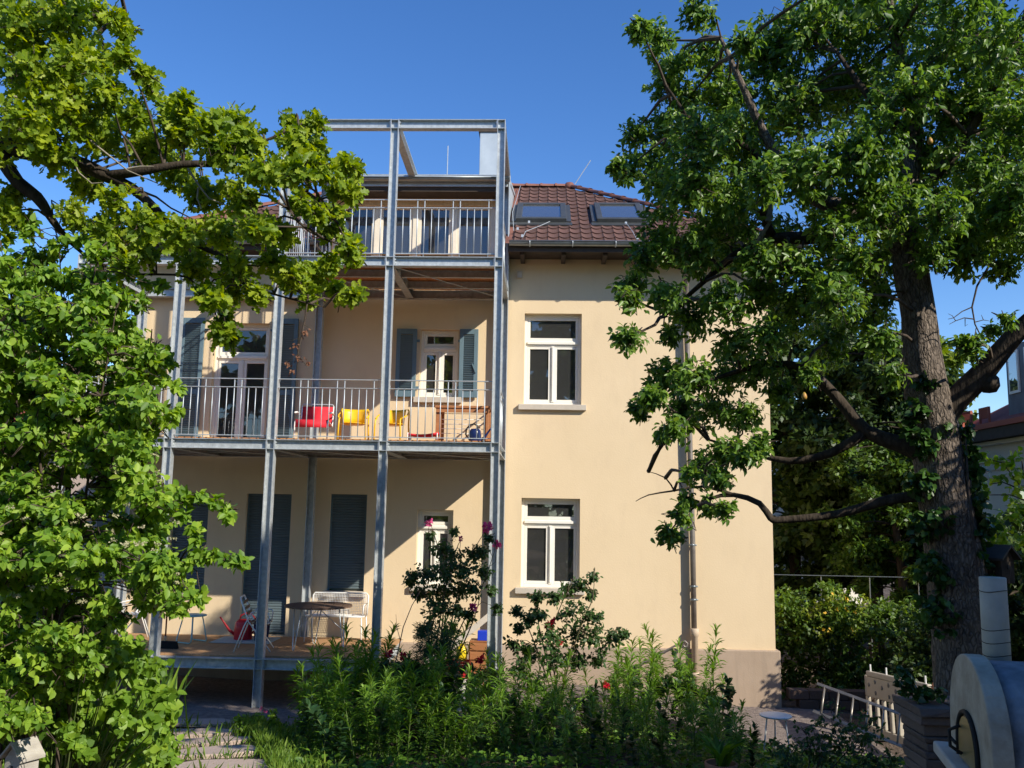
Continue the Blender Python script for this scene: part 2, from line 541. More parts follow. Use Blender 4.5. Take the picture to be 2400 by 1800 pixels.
T_LEAF1 = (np.array([(0, 0, 0), (0.45, 0.27, 0.05), (1, 0, -0.06), (0.45, -0.27, 0.05)], float), np.array([(0, 3, 2, 1)], int))
T_TUFT = strip([0, 0.5, 1], [0.05, 0.35, 0.08], [0, 0.04, -0.06], 0.2)
T_PETAL = strip([0, 0.5, 1], [0.10, 0.42, 0.25], [0, 0.10, 0.28], 0.4)


def nrm(a):
    return a / np.maximum(1e-9, np.linalg.norm(a, axis=-1, keepdims=True))


def leaf_mesh(name, tpl, pos, axis, normal, size, tint, material):
    V, Fc = tpl
    n = len(pos)
    x = nrm(axis)
    z = normal - x * np.sum(normal * x, axis=1, keepdims=True)
    z = nrm(z + 1e-6)
    y = np.cross(z, x)
    sz = size[:, None, None]
    vs = pos[:, None, :] + sz * (V[None, :, 0:1] * x[:, None, :] + V[None, :, 1:2] * y[:, None, :] + V[None, :, 2:3] * z[:, None, :])
    nv, nf = len(V), len(Fc)
    k = Fc.shape[1]
    fs = (Fc[None] + (np.arange(n) * nv)[:, None, None]).reshape(-1, k)
    me = bpy.data.meshes.new(name)
    me.vertices.add(n * nv)
    me.vertices.foreach_set('co', vs.reshape(-1).astype(np.float32))
    me.loops.add(fs.size)
    me.loops.foreach_set('vertex_index', fs.reshape(-1).astype(np.int32))
    me.polygons.add(len(fs))
    me.polygons.foreach_set('loop_start', (np.arange(len(fs)) * k).astype(np.int32))
    me.polygons.foreach_set('use_smooth', np.ones(len(fs), dtype=bool))
    at_ = me.attributes.new('tint', 'FLOAT', 'POINT')
    at_.data.foreach_set('value', np.repeat(np.clip(tint, 0, 1), nv).astype(np.float32))
    me.materials.append(material)
    me.update(calc_edges=True)
    return me


class Foliage:
    """collects leaves and twigs of one plant"""

    def __init__(self):
        self.p, self.a, self.n, self.s, self.t = [], [], [], [], []
        self.tw = MB()

    def add(self, p, a, n, s, t):
        self.p.append(p); self.a.append(a); self.n.append(n); self.s.append(s); self.t.append(t)

    def clump(self, c, r, sprigs, per, size, droop=0.4, twig=0.22, tint=0.5, tvar=0.22, upn=1.0, twigs=True, trad=0.0035, flat=1.0):
        c = np.array(c, float)
        r = np.array(r if hasattr(r, '__len__') else (r, r, r * flat), float)
        d = nrm(rng.normal(size=(sprigs, 3)))
        rad = rng.random(sprigs) ** 0.45
        tip = c + d * rad[:, None] * r
        out = nrm(d * np.array([1, 1, 0.7]) + rng.normal(size=(sprigs, 3)) * 0.45 + np.array([0, 0, 0.15]))
        L = twig * (0.6 + 0.8 * rng.random(sprigs))
        base = tip - out * L[:, None]
        if twigs:
            for i in range(sprigs):
                if rng.random() < 0.45:
                    b0 = base[i] + (c - base[i]) * 0.35
                    self.tw.tube([b0, base[i] + rng.normal(size=3) * 0.015, tip[i]], [trad * 1.6, trad * 1.2, trad * 0.6], 3, False)
        st = tint + rng.normal(size=sprigs) * tvar * 0.7
        for k in range(per):
            u = (k + rng.random(sprigs)) / per
            p = base + out * (L * (0.25 + 0.8 * u))[:, None] + rng.normal(size=(sprigs, 3)) * size * 0.12
            ax = out * (0.25 + 0.8 * (u[:, None] > 0.85)) + rng.normal(size=(sprigs, 3)) * 0.75
            ax = nrm(ax)
            ax[:, 2] -= droop
            nn = rng.normal(size=(sprigs, 3)) * 0.6 + np.array([0.40, -0.55, 0.70 * upn]) + d * 0.35
            self.add(p, ax, nn, size * (0.65 + 0.6 * rng.random(sprigs)), st + rng.normal(size=sprigs) * tvar * 0.6)

    def arrays(self):
        return [np.concatenate(x) for x in (self.p, self.a, self.n, self.s, self.t)]

    def build(self, name, tpl, material, parent, singles=0, twig_mat=None, single_name='leaf', score=None):
        p, a, n, s, t = self.arrays()
        keep = np.ones(len(p), bool)
        if singles:
            d = p - np.array(CAM)
            depth = d @ np.array(fw)
            sx, sy = d @ np.array(RT) / depth * F_PX, d @ np.array(UP) / depth * F_PX
            inside = (abs(sx) < 1180) & (abs(sy) < 880)
            sc = np.where(inside, s / np.maximum(depth, 0.1), -1)
            idx = np.argsort(-sc)[:singles]
            keep[idx] = False
            # each of the largest leaves is an object of its own sharing one of three meshes
            x = nrm(a[idx]); z = nrm(n[idx] - x * np.sum(n[idx] * x, axis=1, keepdims=True)); y = np.cross(z, x)
            q = np.quantile(t[idx], [0.33, 0.66])
            tm = []
            for tv in (t[idx].min() * 0.5 + q[0] * 0.5, t[idx].mean(), t[idx].max() * 0.5 + q[1] * 0.5):
                tm.append(leaf_mesh(single_name, tpl, np.zeros((1, 3)), np.array([[1., 0, 0]]), np.array([[0, 0, 1.]]), np.array([1.]), np.array([tv]), material))
            pw = Matrix.Translation(-wloc(parent))
            for j, i in enumerate(idx):
                k = 0 if t[i] < q[0] else (1 if t[i] < q[1] else 2)
                o = bpy.data.objects.new(single_name, tm[k])
                col.objects.link(o)
                o.parent = parent
                sv = s[i]
                o.matrix_parent_inverse = pw
                o.matrix_basis = Matrix(((x[j, 0] * sv, y[j, 0] * sv, z[j, 0] * sv, p[i, 0]), (x[j, 1] * sv, y[j, 1] * sv, z[j, 1] * sv, p[i, 1]), (x[j, 2] * sv, y[j, 2] * sv, z[j, 2] * sv, p[i, 2]), (0, 0, 0, 1)))
        me = leaf_mesh(name, tpl, p[keep], a[keep], n[keep], s[keep], t[keep], material)
        o = link(name, me, parent, world=True)
        o['kind'] = 'stuff'
        if twig_mat and self.tw.v:
            self.tw.wbuild('twigs', twig_mat, parent, True)['kind'] = 'stuff'
        return o

# ------------------------------------------------------------------ ground, gravel and path
def build_ground():
    xs = sorted(set([-220, -120, -60, -30] + [-16 + 0.5 * i for i in range(66)] + [25, 40, 80, 150, 220]))
    ys = sorted(set([-200, -100, -50, -25, -12, -6] + [-3 + 0.5 * i for i in range(62)] + [36, 50, 80, 140, 240]))
    m = MB()
    m.v = [(x, y, gz(x, y)) for y in ys for x in xs]
    nx = len(xs)
    m.f = [(j * nx + i, j * nx + i + 1, (j + 1) * nx + i + 1, (j + 1) * nx + i) for j in range(len(ys) - 1) for i in range(nx - 1)]
    tag(m.build('ground', M_GROUND, None, True), None, None, kind='structure')
    # gravel strip under the balcony and on to the foot of the wall
    xs = [-9 + 0.5 * i for i in range(29)]
    ys = [12.2, 12.7, 13.2, 13.7, 14.2, 14.7, 15.2, 15.7, 16.2, 16.38]
    m = MB()
    m.v = [(x, y + (0.18 * math.sin(x * 2.3) if y < 12.5 else 0), gz(x, y) + 0.02) for y in ys for x in xs]
    nx = len(xs)
    m.f = [(j * nx + i, j * nx + i + 1, (j + 1) * nx + i + 1, (j + 1) * nx + i) for j in range(len(ys) - 1) for i in range(nx - 1)]
    tag(m.build('gravel_strip', M_GRAVEL, None, True), None, None, kind='structure')


build_ground()


def build_path():
    root = thing('path', None, None)
    root['kind'] = 'structure'
    # flagstones from the foot of the terrace towards the camera (centre x, centre y, width, depth)
    stones = [(-4.72, 12.75, 0.95, 0.55), (-4.40, 11.95, 1.1, 0.52), (-4.02, 11.15, 1.0, 0.60), (-3.62, 10.33, 1.0, 0.60), (-3.20, 9.5, 1.05, 0.66),
              (-2.9, 8.6, 1.1, 0.65), (-2.6, 7.7, 1.1, 0.65), (-2.3, 6.8, 1.1, 0.65)]
    for x, y, w, d in stones:
        n = 11
        pts = []
        for k in range(n):
            a = 2 * math.pi * k / n
            ca, sa = math.cos(a), math.sin(a)
            q = 1 / (abs(ca) ** 3 + abs(sa) ** 3) ** (1 / 3)
            rr = q * (1 + 0.16 * (rnd.random() - 0.5))
            pts.append((x + ca * rr * w / 2, y + sa * rr * d / 2 + 0.10 * (ca)))
        m = MB()
        zt = gz(x, y) + 0.045
        top = [(a, b, gz(a, b) + 0.045 + 0.006 * rnd.random()) for a, b in pts]
        bot = [(a * 1.0, b, gz(a, b) - 0.05) for a, b in pts]
        m.add(top + bot, [tuple(range(n))] + [(i, n + i, n + (i + 1) % n, (i + 1) % n) for i in range(n)])
        m.wbuild('flagstone', M_STONE, root, False, 0.012)


build_path()

# ------------------------------------------------------------------ the house
WY = 16.4                          # front face of the front wall
HX0, HX1 = -7.81, 4.10
HY1 = 23.2
TANP = math.tan(math.radians(32))
EY, EZ = 15.7, 7.85                # eave line
RX0, RX1, RYB = -8.31, 4.60, 23.9  # roof edges
RIDGE_Y = 19.8
RIDGE_Z = EZ + TANP * (RIDGE_Y - EY)
house = thing('apartment_house', 'cream plastered old house with brown tiled hip roof and large zinc dormer', 'house', (-1.8, 16.4, 0))

DX0, DX1, DY = -4.17, -0.74, 16.45                                     # dormer sides and front
# openings: x0, x1, z0, z1
OPEN = {
    'win_up': (-0.40, 0.665, 4.99, 6.71), 'win_low': (-0.405, 0.655, 1.69, 3.285),
    'nar_up': (-2.34, -1.63, 5.10, 6.385), 'nar_low': (-2.30, -1.64, 1.70, 3.04),
    'door_up': (-6.25, -5.20, 4.10, 6.47), 'roll_l': (-6.82, -6.15, 1.51, 3.28),
    'dormer_gap': (DX0 + 0.07, DX1 - 0.07, 7.10, 7.849), 'roll_door': (-5.45, -4.62, 0.76, 3.28), 'roll_r': (-3.905, -3.227, 1.56, 3.297),
}


def build_wall():
    m = MB()
    xs = sorted(set([HX0, HX1] + [o[0] for o in OPEN.values()] + [o[1] for o in OPEN.values()]))
    zs = sorted(set([0.70, 7.85] + [o[2] for o in OPEN.values()] + [o[3] for o in OPEN.values()]))
    # subdivide large cells so the plaster may be slightly uneven
    for i in range(len(xs) - 1):
        for j in range(len(zs) - 1):
            cx, cz = (xs[i] + xs[i + 1]) / 2, (zs[j] + zs[j + 1]) / 2
            if any(o[0] < cx < o[1] and o[2] < cz < o[3] for o in OPEN.values()):
                continue
            a, b, c, d = xs[i], xs[i + 1], zs[j], zs[j + 1]
            m.add([(a, WY, c), (b, WY, c), (b, WY, d), (a, WY, d)], [(0, 1, 2, 3)])
            m.add([(a, WY + 0.42, c), (b, WY + 0.42, c), (b, WY + 0.42, d), (a, WY + 0.42, d)], [(3, 2, 1, 0)])
    for a, b, c, d in OPEN.values():
        y0, y1 = WY, WY + 0.42
        m.add([(a, y0, c), (a, y1, c), (a, y1, d), (a, y0, d)], [(0, 1, 2, 3)])
        m.add([(b, y0, c), (b, y1, c), (b, y1, d), (b, y0, d)], [(3, 2, 1, 0)])
        m.add([(a, y0, d), (b, y0, d), (b, y1, d), (a, y1, d)], [(3, 2, 1, 0)])
        m.add([(a, y0, c), (b, y0, c), (b, y1, c), (a, y1, c)], [(0, 1, 2, 3)])
    # side and back walls
    m.add([(HX0, WY, 0.70), (HX0, HY1, 0.70), (HX0, HY1, 7.85), (HX0, WY, 7.85)], [(3, 2, 1, 0)])
    m.add([(HX1, WY, 0.70), (HX1, HY1, 0.70), (HX1, HY1, 7.85), (HX1, WY, 7.85)], [(0, 1, 2, 3)])
    m.add([(HX0, HY1, 0.70), (HX1, HY1, 0.70), (HX1, HY1, 7.85), (HX0, HY1, 7.85)], [(3, 2, 1, 0)])
    m.wbuild('wall', M_PLASTER, house)
    p = MB()
    p.box(HX0 - 0.07, HX1 + 0.07, WY - 0.07, HY1 + 0.07, -0.7, 0.70)
    p.wbuild('plinth', M_PLINTH, house, False, 0.02)
    s = MB()
    for z in (0.71, 4.0, 7.02):
        s.box(HX0 + 0.02, HX1 - 0.02, WY + 0.43, HY1 - 0.02, z, z + 0.06)
    for x in (-4.4, -2.8, -1.0, 2.0):
        s.box(x, x + 0.12, WY + 0.43, HY1 - 0.02, 0.78, 7.0)
    s.box(HX0 + 0.02, HX1 - 0.02, 19.0, 19.1, 0.78, 7.0)
    s.wbuild('interior', M_INTERIOR, house)


build_wall()


def window(key, zt, sill=True, sill_over=0.09, door=False, name='window', label=None):
    x0, x1, z0, z1 = OPEN[key]
    w = group_empty(name, house, (0, 0, 0))
    if label:
        w['label'] = label
    y0, y1 = WY + 0.125, WY + 0.195
    fw_ = 0.055
    m = MB()
    # fixed frame
    m.box(x0, x0 + fw_, y0, y1, z0, z1); m.box(x1 - fw_, x1, y0, y1, z0, z1)
    m.box(x0 + fw_, x1 - fw_, y0, y1, z0, z0 + fw_ * 1.1); m.box(x0 + fw_, x1 - fw_, y0, y1, z1 - fw_, z1)
    # transom with a moulding
    m.box(x0 + fw_, x1 - fw_, y0, y1, zt - 0.055, zt + 0.055)
    m.box(x0 + fw_, x1 - fw_, y0 - 0.03, y0 - 0.002, zt - 0.02, zt + 0.03)
    m.wbuild('frame', M_WHITE, w, False, 0.006)
    s = MB()
    cx = (x0 + x1) / 2
    sw = 0.05
    ya, yb = y0 + 0.012, y1 + 0.01
    panes = []
    for a, b, c, d in ((x0 + fw_ + .002, cx - 0.03, z0 + fw_ * 1.1 + .002, zt - 0.057), (cx + 0.03, x1 - fw_ - .002, z0 + fw_ * 1.1 + .002, zt - 0.057), (x0 + fw_ + .002, x1 - fw_ - .002, zt + 0.057, z1 - fw_ - .002)):
        bot = sw if not door else (0.16 if c < zt - 0.1 else sw)
        s.box(a, a + sw, ya, yb, c, d); s.box(b - sw, b, ya, yb, c, d)
        s.box(a + sw, b - sw, ya, yb, c, c + bot); s.box(a + sw, b - sw, ya, yb, d - sw, d)
        panes.append((a + sw, b - sw, c + bot, d - sw))
    s.box(cx - 0.029, cx + 0.029, y0 - 0.012, yb, z0 + fw_ * 1.1 + .003, zt - 0.058)
    s.box(cx - 0.012, cx + 0.012, y0 - 0.024, y0 - 0.013, z0 + fw_ * 1.1 + .03, zt - 0.07)
    s.wbuild('sash', M_WHITE, w, False, 0.005)
    for a, b, c, d in panes:
        g = MB()
        tx, tz = (rnd.random() - .5) * 0.006, (rnd.random() - .5) * 0.006
        g.add([(a, y0 + 0.04 - tx, c), (b, y0 + 0.04 + tx, c), (b, y0 + 0.04 + tx + tz, d), (a, y0 + 0.04 - tx + tz, d)], [(0, 1, 2, 3)])
        g.wbuild('pane', M_GLASS, w)
    if sill:
        q = MB()
        q.box(x0 - sill_over, x1 + sill_over, WY - 0.085, WY + 0.12, z0 - 0.10, z0 + 0.003)
        q.wbuild('sill', M_SILL, w, False, 0.008)
    return w


window('win_up', 6.16)
window('win_low', 2.85)
window('nar_up', 6.03)
window('nar_low', 2.72)
wd = window('door_up', 5.83, sill=False, door=True, name='balcony_door')


def roller(key, name, sill):
    x0, x1, z0, z1 = OPEN[key]
    r = group_empty(name, house)
    sl = MB()
    h = 0.046
    sl.prism((x0 + 0.03, 0, 0), (x1 - 0.03, 0, 0), [(0.0, -h / 2), (0.012, -h / 2 + .008), (0.014, 0.0), (0.012, h / 2 - .008), (0.0, h / 2), (-0.004, 0)], (0, -1, 0))
    me = sl.mesh('slat', M_ROLLER)
    n = int((z1 - z0) / h)
    for i in range(n):
        link('slat', me, r, loc=(0, WY + 0.10, z1 - h * (i + 0.5)), world=True)
    g = MB()
    g.box(x0, x0 + 0.03, WY + 0.075, WY + 0.125, z0, z1); g.box(x1 - 0.03, x1, WY + 0.075, WY + 0.125, z0, z1)
    g.box(x0 + .03, x1 - .03, WY + 0.16, WY + 0.18, z0, z1)
    g.wbuild('guide_rail', M_BLUE, r)
    if sill:
        q = MB()
        q.box(x0 - 0.05, x1 + 0.05, WY - 0.085, WY + 0.07, z0 - 0.09, z0 + 0.003)
        q.wbuild('sill', M_SILL, r, False, 0.008)


roller('roll_l', 'roller_shutter', True)
roller('roll_door', 'roller_shutter', False)
roller('roll_r', 'roller_shutter', True)


def louvre(x0, x1, z0, z1, handle=None):
    """wooden louvred shutter leaf folded back against the wall"""
    r = group_empty('window_shutter', house)
    y0, y1 = WY - 0.075, WY - 0.035
    st = 0.075
    m = MB()
    m.box(x0, x0 + st, y0, y1, z0, z1); m.box(x1 - st, x1, y0, y1, z0, z1)
    m.box(x0 + st, x1 - st, y0, y1, z0, z0 + 0.11); m.box(x0 + st, x1 - st, y0, y1, z1 - 0.10, z1)
    tall = z1 - z0 > 1.6
    zm = z0 + (z1 - z0) * 0.42
    if tall:
        m.box(x0 + st, x1 - st, y0, y1, zm - 0.05, zm + 0.05)
    m.wbuild('stile_frame', M_BLUE, r, False, 0.005)
    s = MB()
    s.prism((x0 + st - .004, 0, 0), (x1 - st + .004, 0, 0), [(-0.022, -0.020), (-0.016, -0.024), (0.016, 0.016), (0.010, 0.020)], (0, 1, 0))
    me = s.mesh('slat', M_BLUE)
    z = z0 + 0.135
    while z < z1 - 0.115:
        if not tall or abs(z - zm) > 0.07:
            link('slat', me, r, loc=(0, WY - 0.055, z), world=True)
        z += 0.042
    h = MB()
    for zz in (z0 + 0.18, z1 - 0.22):
        xh = x1 if handle != 'L' else x0
        h.box(xh - 0.03, xh + 0.05, WY - 0.05, WY - 0.005, zz - 0.02, zz + 0.02)
    if handle == 'L':
        h.bar((x1 - 0.10, WY - 0.085, z0 + 0.63), (x1 - 0.03, WY - 0.095, z0 + 0.46), 0.02, 0.02)
    h.wbuild('hinge', M_BLUE, r)


louvre(-2.78, -2.40, 5.10, 6.38, 'R')
louvre(-1.60, -1.255, 5.10, 6.385, 'L')
louvre(-6.86, -6.42, 4.13, 6.55, 'R')
louvre(-5.14, -4.64, 4.13, 6.55, 'L')

# ---- roof
SK = [(-0.615, 0.375, 16.88, 18.04), (0.965, 1.915, 16.88, 18.07)]     # skylights x0, x1, y0, y1 on the slope
DX0, DX1, DY = -4.17, -0.74, 16.45                                     # dormer sides and front
NORM = Vector((0, -math.sin(math.radians(32)), math.cos(math.radians(32))))
SLOPE = Vector((0, math.cos(math.radians(32)), math.sin(math.radians(32))))


def on_roof(x, s, h=0.0):
    """point on the front slope, s metres up from the eave, h above it"""
    return Vector((x, EY, EZ)) + SLOPE * s + NORM * h


def build_roof():
    roof = group_empty('roof', house)
    d = RIDGE_Y - EY
    A = (RX0, EY, EZ); B = (RX1, EY, EZ); Cc = (RX1, RYB, EZ); D = (RX0, RYB, EZ)
    E1 = (RX1 - d, RIDGE_Y, RIDGE_Z); E0 = (RX0 + d, RIDGE_Y, RIDGE_Z)
    m = MB()
    # front slope with the dormer cut out of it
    yd = 18.75
    zd = EZ + TANP * (yd - EY)
    xa, xb = DX0 + 0.03, DX1 - 0.03
    la, lb = RX0 + (yd - EY), RX1 - (yd - EY)
    m.add([A, (xa, EY, EZ), (xa, yd, zd), (la, yd, zd)], [(0, 1, 2, 3)])
    m.add([(xb, EY, EZ), B, (lb, yd, zd), (xb, yd, zd)], [(0, 1, 2, 3)])
    m.add([(la, yd, zd), (lb, yd, zd), E1, E0], [(0, 1, 2, 3)])
    m.add([B, Cc, E1], [(0, 1, 2)])
    m.add([Cc, D, E0, E1], [(0, 1, 2, 3)])
    m.add([D, A, E0], [(0, 1, 2)])
    m.wbuild('roof_deck', M_TILED, roof)
    # single tiles on the visible front slope
    TW, TL, GA = 0.205, 0.40, 0.345
    prof = [(0.0, 0.012), (0.022, 0.026), (0.044, 0.012), (0.085, 0.002), (0.125, 0.0), (0.165, 0.004), (TW - 0.004, 0.012)]
    tm = MB()
    n = len(prof)
    scal = [0.0, 0.0, -0.004, -0.022, -0.028, -0.022, -0.004]
    vs = [(x, sc, z + 0.030) for (x, z), sc in zip(prof, scal)] + [(x, TL, z + 0.004) for x, z in prof] + [(x, sc + 0.004, z + 0.008) for (x, z), sc in zip(prof, scal)]
    fs = [(i, i + 1, n + i + 1, n + i) for i in range(n - 1)] + [(2 * n + i, 2 * n + i + 1, i + 1, i) for i in range(n - 1)]
    tm.add(vs, fs)
    tme = tm.mesh('tile', M_TILE)
    sl_len = d / math.cos(math.radians(32))
    rows = int(sl_len / GA) + 1
    cand = []
    for i in range(rows):
        s = i * GA - 0.03
        yr = EY + (s + GA * .5) * math.cos(math.radians(32))
        inset = yr - EY
        k0 = int((RX0 + inset) / TW) - 1
        k1 = int((RX1 - inset) / TW) + 1
        for k in range(k0, k1):
            x = k * TW
            if x < RX0 + inset - 0.05 or x + TW > RX1 - inset + 0.10:
                continue
            yc = EY + (s + GA * 0.5) * math.cos(math.radians(32))
            xc = x + TW / 2
            if any(a - 0.10 < xc < b + 0.10 and c - 0.13 < yc < e + 0.07 for a, b, c, e in SK):
                continue
            if DX0 - 0.10 < xc < DX1 + 0.08 and yc > 15.4:
                continue
            cand.append((x, s))
    cand.sort(key=lambda t: 0 if t[0] > -0.8 else (1 if t[0] > -6.4 else 2))
    rot = (math.radians(32), 0, 0)
    for x, s in cand[:300]:
        p = on_roof(x, s)
        o = link('tile', tme, roof, loc=p, rot=(rot[0] + (rnd.random() - .5) * 0.012, (rnd.random() - .5) * 0.01, (rnd.random() - .5) * 0.012), world=True)
    rest = MB()
    R3 = Matrix.Rotation(rot[0], 3, 'X')
    for x, s in cand[300:]:
        p = on_roof(x, s)
        rest.add([R3 @ Vector(v) + p for v in vs], fs)
    rest.wbuild('far_tiles', M_TILED, roof)['kind'] = 'stuff'
    # half round caps on the hips and the ridge
    def cap_line(P, Q, count):
        P, Q = Vector(P), Vector(Q)
        dv = (Q - P) / count
        cm = MB()
        L = dv.length
        nn = 9
        V = []
        for t, rr in ((0, 0.098), (0.05, 0.098), (0.055, 0.085), (L * 1.06, 0.078)):
            for k in range(nn):
                a = math.pi * k / (nn - 1)
                V.append((rr * math.cos(a), t, rr * math.sin(a) * 0.9))
        F4 = [(r * nn + k, r * nn + k + 1, (r + 1) * nn + k + 1, (r + 1) * nn + k) for r in range(3) for k in range(nn - 1)]
        cm.add(V, F4)
        me = cm.mesh('ridge_tile', M_RIDGE, True)
        y = dv.normalized(); x = y.cross(Vector((0, 0, 1))).normalized(); z = x.cross(y)
        for i in range(count):
            o = link('ridge_tile', me, roof, world=True)
            p = P + dv * i + z * 0.03
            o.matrix_basis = Matrix(((x.x, y.x, z.x, p.x), (x.y, y.y, z.y, p.y), (x.z, y.z, z.z, p.z), (0, 0, 0, 1)))
    cap_line(B, E1, 18)
    cap_line(A, E0, 18)
    cap_line(E0, E1, 14)
    # hip end piece
    c = MB(); c.lathe([(0.13, -0.03), (0.13, 0.05), (0.09, 0.12), (0.0, 0.15)], 12, E1)
    c.wbuild('ridge_end_cap', M_RIDGE, roof, True)
    # eaves: soffit boards, rafter tails
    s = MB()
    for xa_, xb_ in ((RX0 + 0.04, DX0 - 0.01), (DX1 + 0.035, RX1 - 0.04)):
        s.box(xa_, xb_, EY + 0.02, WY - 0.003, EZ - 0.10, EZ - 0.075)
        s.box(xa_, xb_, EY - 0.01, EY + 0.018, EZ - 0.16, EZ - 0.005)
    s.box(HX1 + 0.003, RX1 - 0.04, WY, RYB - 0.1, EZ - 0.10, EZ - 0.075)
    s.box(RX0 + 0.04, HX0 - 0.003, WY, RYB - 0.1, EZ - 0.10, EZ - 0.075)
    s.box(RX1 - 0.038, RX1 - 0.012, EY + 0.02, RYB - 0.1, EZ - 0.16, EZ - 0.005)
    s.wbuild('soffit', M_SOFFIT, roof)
    rm = MB(); rm.box(-0.04, 0.04, 0.04, 0.62, -0.09, 0)
    rme = rm.mesh('rafter_tail', M_SOFFIT)
    x = -8.0
    while x < 4.5:
        if not (DX0 - 0.1 < x < DX1 + 0.1):
            link('rafter_tail', rme, roof, loc=(x, EY + 0.06, EZ - 0.102), world=True)
        x += 0.755
    hr = MB()
    hr.bar((RX1 - 0.12, EY + 0.12, EZ - 0.19), (HX1 - 0.02, WY + 0.0, EZ - 0.13), 0.12, 0.14, (1, 1, 0))
    hr.box(RX1 - 0.40, RX1 - 0.06, EY + 0.30, EY + 0.55, EZ - 0.30, EZ - 0.162)
    hr.wbuild('corner_trim', M_BROWN, roof)
    # gutters
    def gutter(x0, x1):
        g = MB()
        n = 9
        V = []
        for x in (x0, x1):
            for k in range(n):
                a = math.pi + math.pi * k / (n - 1)
                V.append((x, EY - 0.075 + 0.07 * math.cos(a), EZ + 0.0 + 0.075 * math.sin(a)))
        g.add(V, [(k, k + 1, n + k + 1, n + k) for k in range(n - 1)])
        g.tube([(x0, EY - 0.148, EZ + 0.004), (x1, EY - 0.148, EZ + 0.004)], 0.011, 6)
        for xx in (x0, x1):
            vs = [(xx, EY - 0.075 + 0.07 * math.cos(math.pi + math.pi * k / 8), EZ + 0.075 * math.sin(math.pi + math.pi * k / 8)) for k in range(9)]
            g.add(vs, [tuple(range(9))])
        g.wbuild('gutter', M_ZINCD, roof, True)
        b = MB()
        xx = x0 + 0.37
        while xx < x1:
            b.tube([(xx, EY - 0.078 + 0.082 * math.cos(math.pi + math.pi * k / 8), EZ + 0.086 * math.sin(math.pi + math.pi * k / 8)) for k in range(9)], 0.009, 5)
            xx += 0.77
        b.wbuild('gutter_bracket', M_STEELR, roof, True)
    gutter(DX1 + 0.06, RX1 + 0.04)
    gutter(RX0 - 0.04, DX0 - 0.06)
    # skylights
    for a, b, c, e in SK:
        sk = group_empty('skylight', house)
        s0 = (c - EY) / math.cos(math.radians(32)); s1 = (e - EY) / math.cos(math.radians(32))
        fr = MB()
        def pr(x0, x1, q0, q1, h0, h1, mb):
            P8 = [on_roof(x, q, h) for h in (h0, h1) for (x, q) in ((x0, q0), (x1, q0), (x1, q1), (x0, q1))]
            mb.add(P8, [(3, 2, 1, 0), (4, 5, 6, 7), (0, 1, 5, 4), (1, 2, 6, 5), (2, 3, 7, 6), (3, 0, 4, 7)])
        t = 0.115
        pr(a, b, s0, s0 + t, 0.0, 0.13, fr); pr(a, b, s1 - t, s1, 0.0, 0.13, fr)
        pr(a, a + t, s0 + t, s1 - t, 0.0, 0.13, fr); pr(b - t, b, s0 + t, s1 - t, 0.0, 0.13, fr)
        fr.wbuild('frame', M_SKYFR, sk, False, 0.012)
        ap = MB()
        pr(a - 0.11, b + 0.11, s0 - 0.20, s0 - 0.003, 0.025, 0.05, ap)
        pr(a - 0.09, a - 0.004, s0, s1 + 0.05, 0.02, 0.07, ap); pr(b + 0.004, b + 0.09, s0, s1 + 0.05, 0.02, 0.07, ap)
        ap.wbuild('apron', M_SKYFR, sk)
        g = MB(); g.add([on_roof(a + t, s0 + t, 0.10), on_roof(b - t, s0 + t, 0.10), on_roof(b - t, s1 - t, 0.10), on_roof(a + t, s1 - t, 0.10)], [(0, 1, 2, 3)])
        g.wbuild('pane', M_SKYGL, sk)
    # chimney in zinc sheet
    ch = group_empty('chimney', house)
    c = MB(); c.box(-1.50, -0.98, 18.7, 19.3, 9.2, 11.28); c.wbuild('shaft', M_ZINC, ch, False, 0.01)
    c = MB(); c.box(-1.53, -0.95, 18.67, 19.33, 11.282, 11.37); c.wbuild('cap', M_SOFFIT, ch)
    # lightning conductor
    l = MB()
    l.tube([(-2.33, 19.8, 10.4), (-2.33, 19.8, 11.43)], 0.012, 6)
    l.tube([(0.62, 19.78, 10.5), (0.98, 19.7, 11.05)], 0.010, 6)
    l.tube([on_roof(-0.45, 0.1, 0.06), on_roof(-0.40, 0.45, 0.10), on_roof(-0.1, 0.95, 0.10), on_roof(0.05, 1.15, 0.12)], 0.006, 5)
    l.tube([on_roof(1.62, 0.0, 0.06), on_roof(1.58, 0.5, 0.10), on_roof(1.5, 1.1, 0.12)], 0.006, 5)
    l.tube([on_roof(-0.62, 4.6, 0.10), on_roof(-0.66, 3.2, 0.10), on_roof(-0.70, 2.0, 0.10), on_roof(-0.62, 0.5, 0.10)], 0.006, 5)
    for q in ((1.62, 0.0), (1.5, 1.1), (-0.45, 0.1), (-0.55, 0.62), (-0.35, 1.15)):
        p = on_roof(q[0], q[1], 0.11); l.box(p.x - .02, p.x + .02, p.y - .02, p.y + .02, p.z - .03, p.z + .02)
    l.wbuild('lightning_conductor', M_STEELR, roof)
    rc = MB(); rc.lathe([(0.24, -0.05), (0.22, 0.06), (0.12, 0.14), (0.0, 0.17)], 12, (-2.33, 19.8, RIDGE_Z + 0.10))
    rc.wbuild('ridge_hood', M_RIDGE, roof, True)


M_SKYGL = glass_mat('skylight_glass', (0.25, 0.3, 0.32))
M_SKYGL.node_tree.nodes['Math'].inputs[2].default_value = 0.20
build_roof()


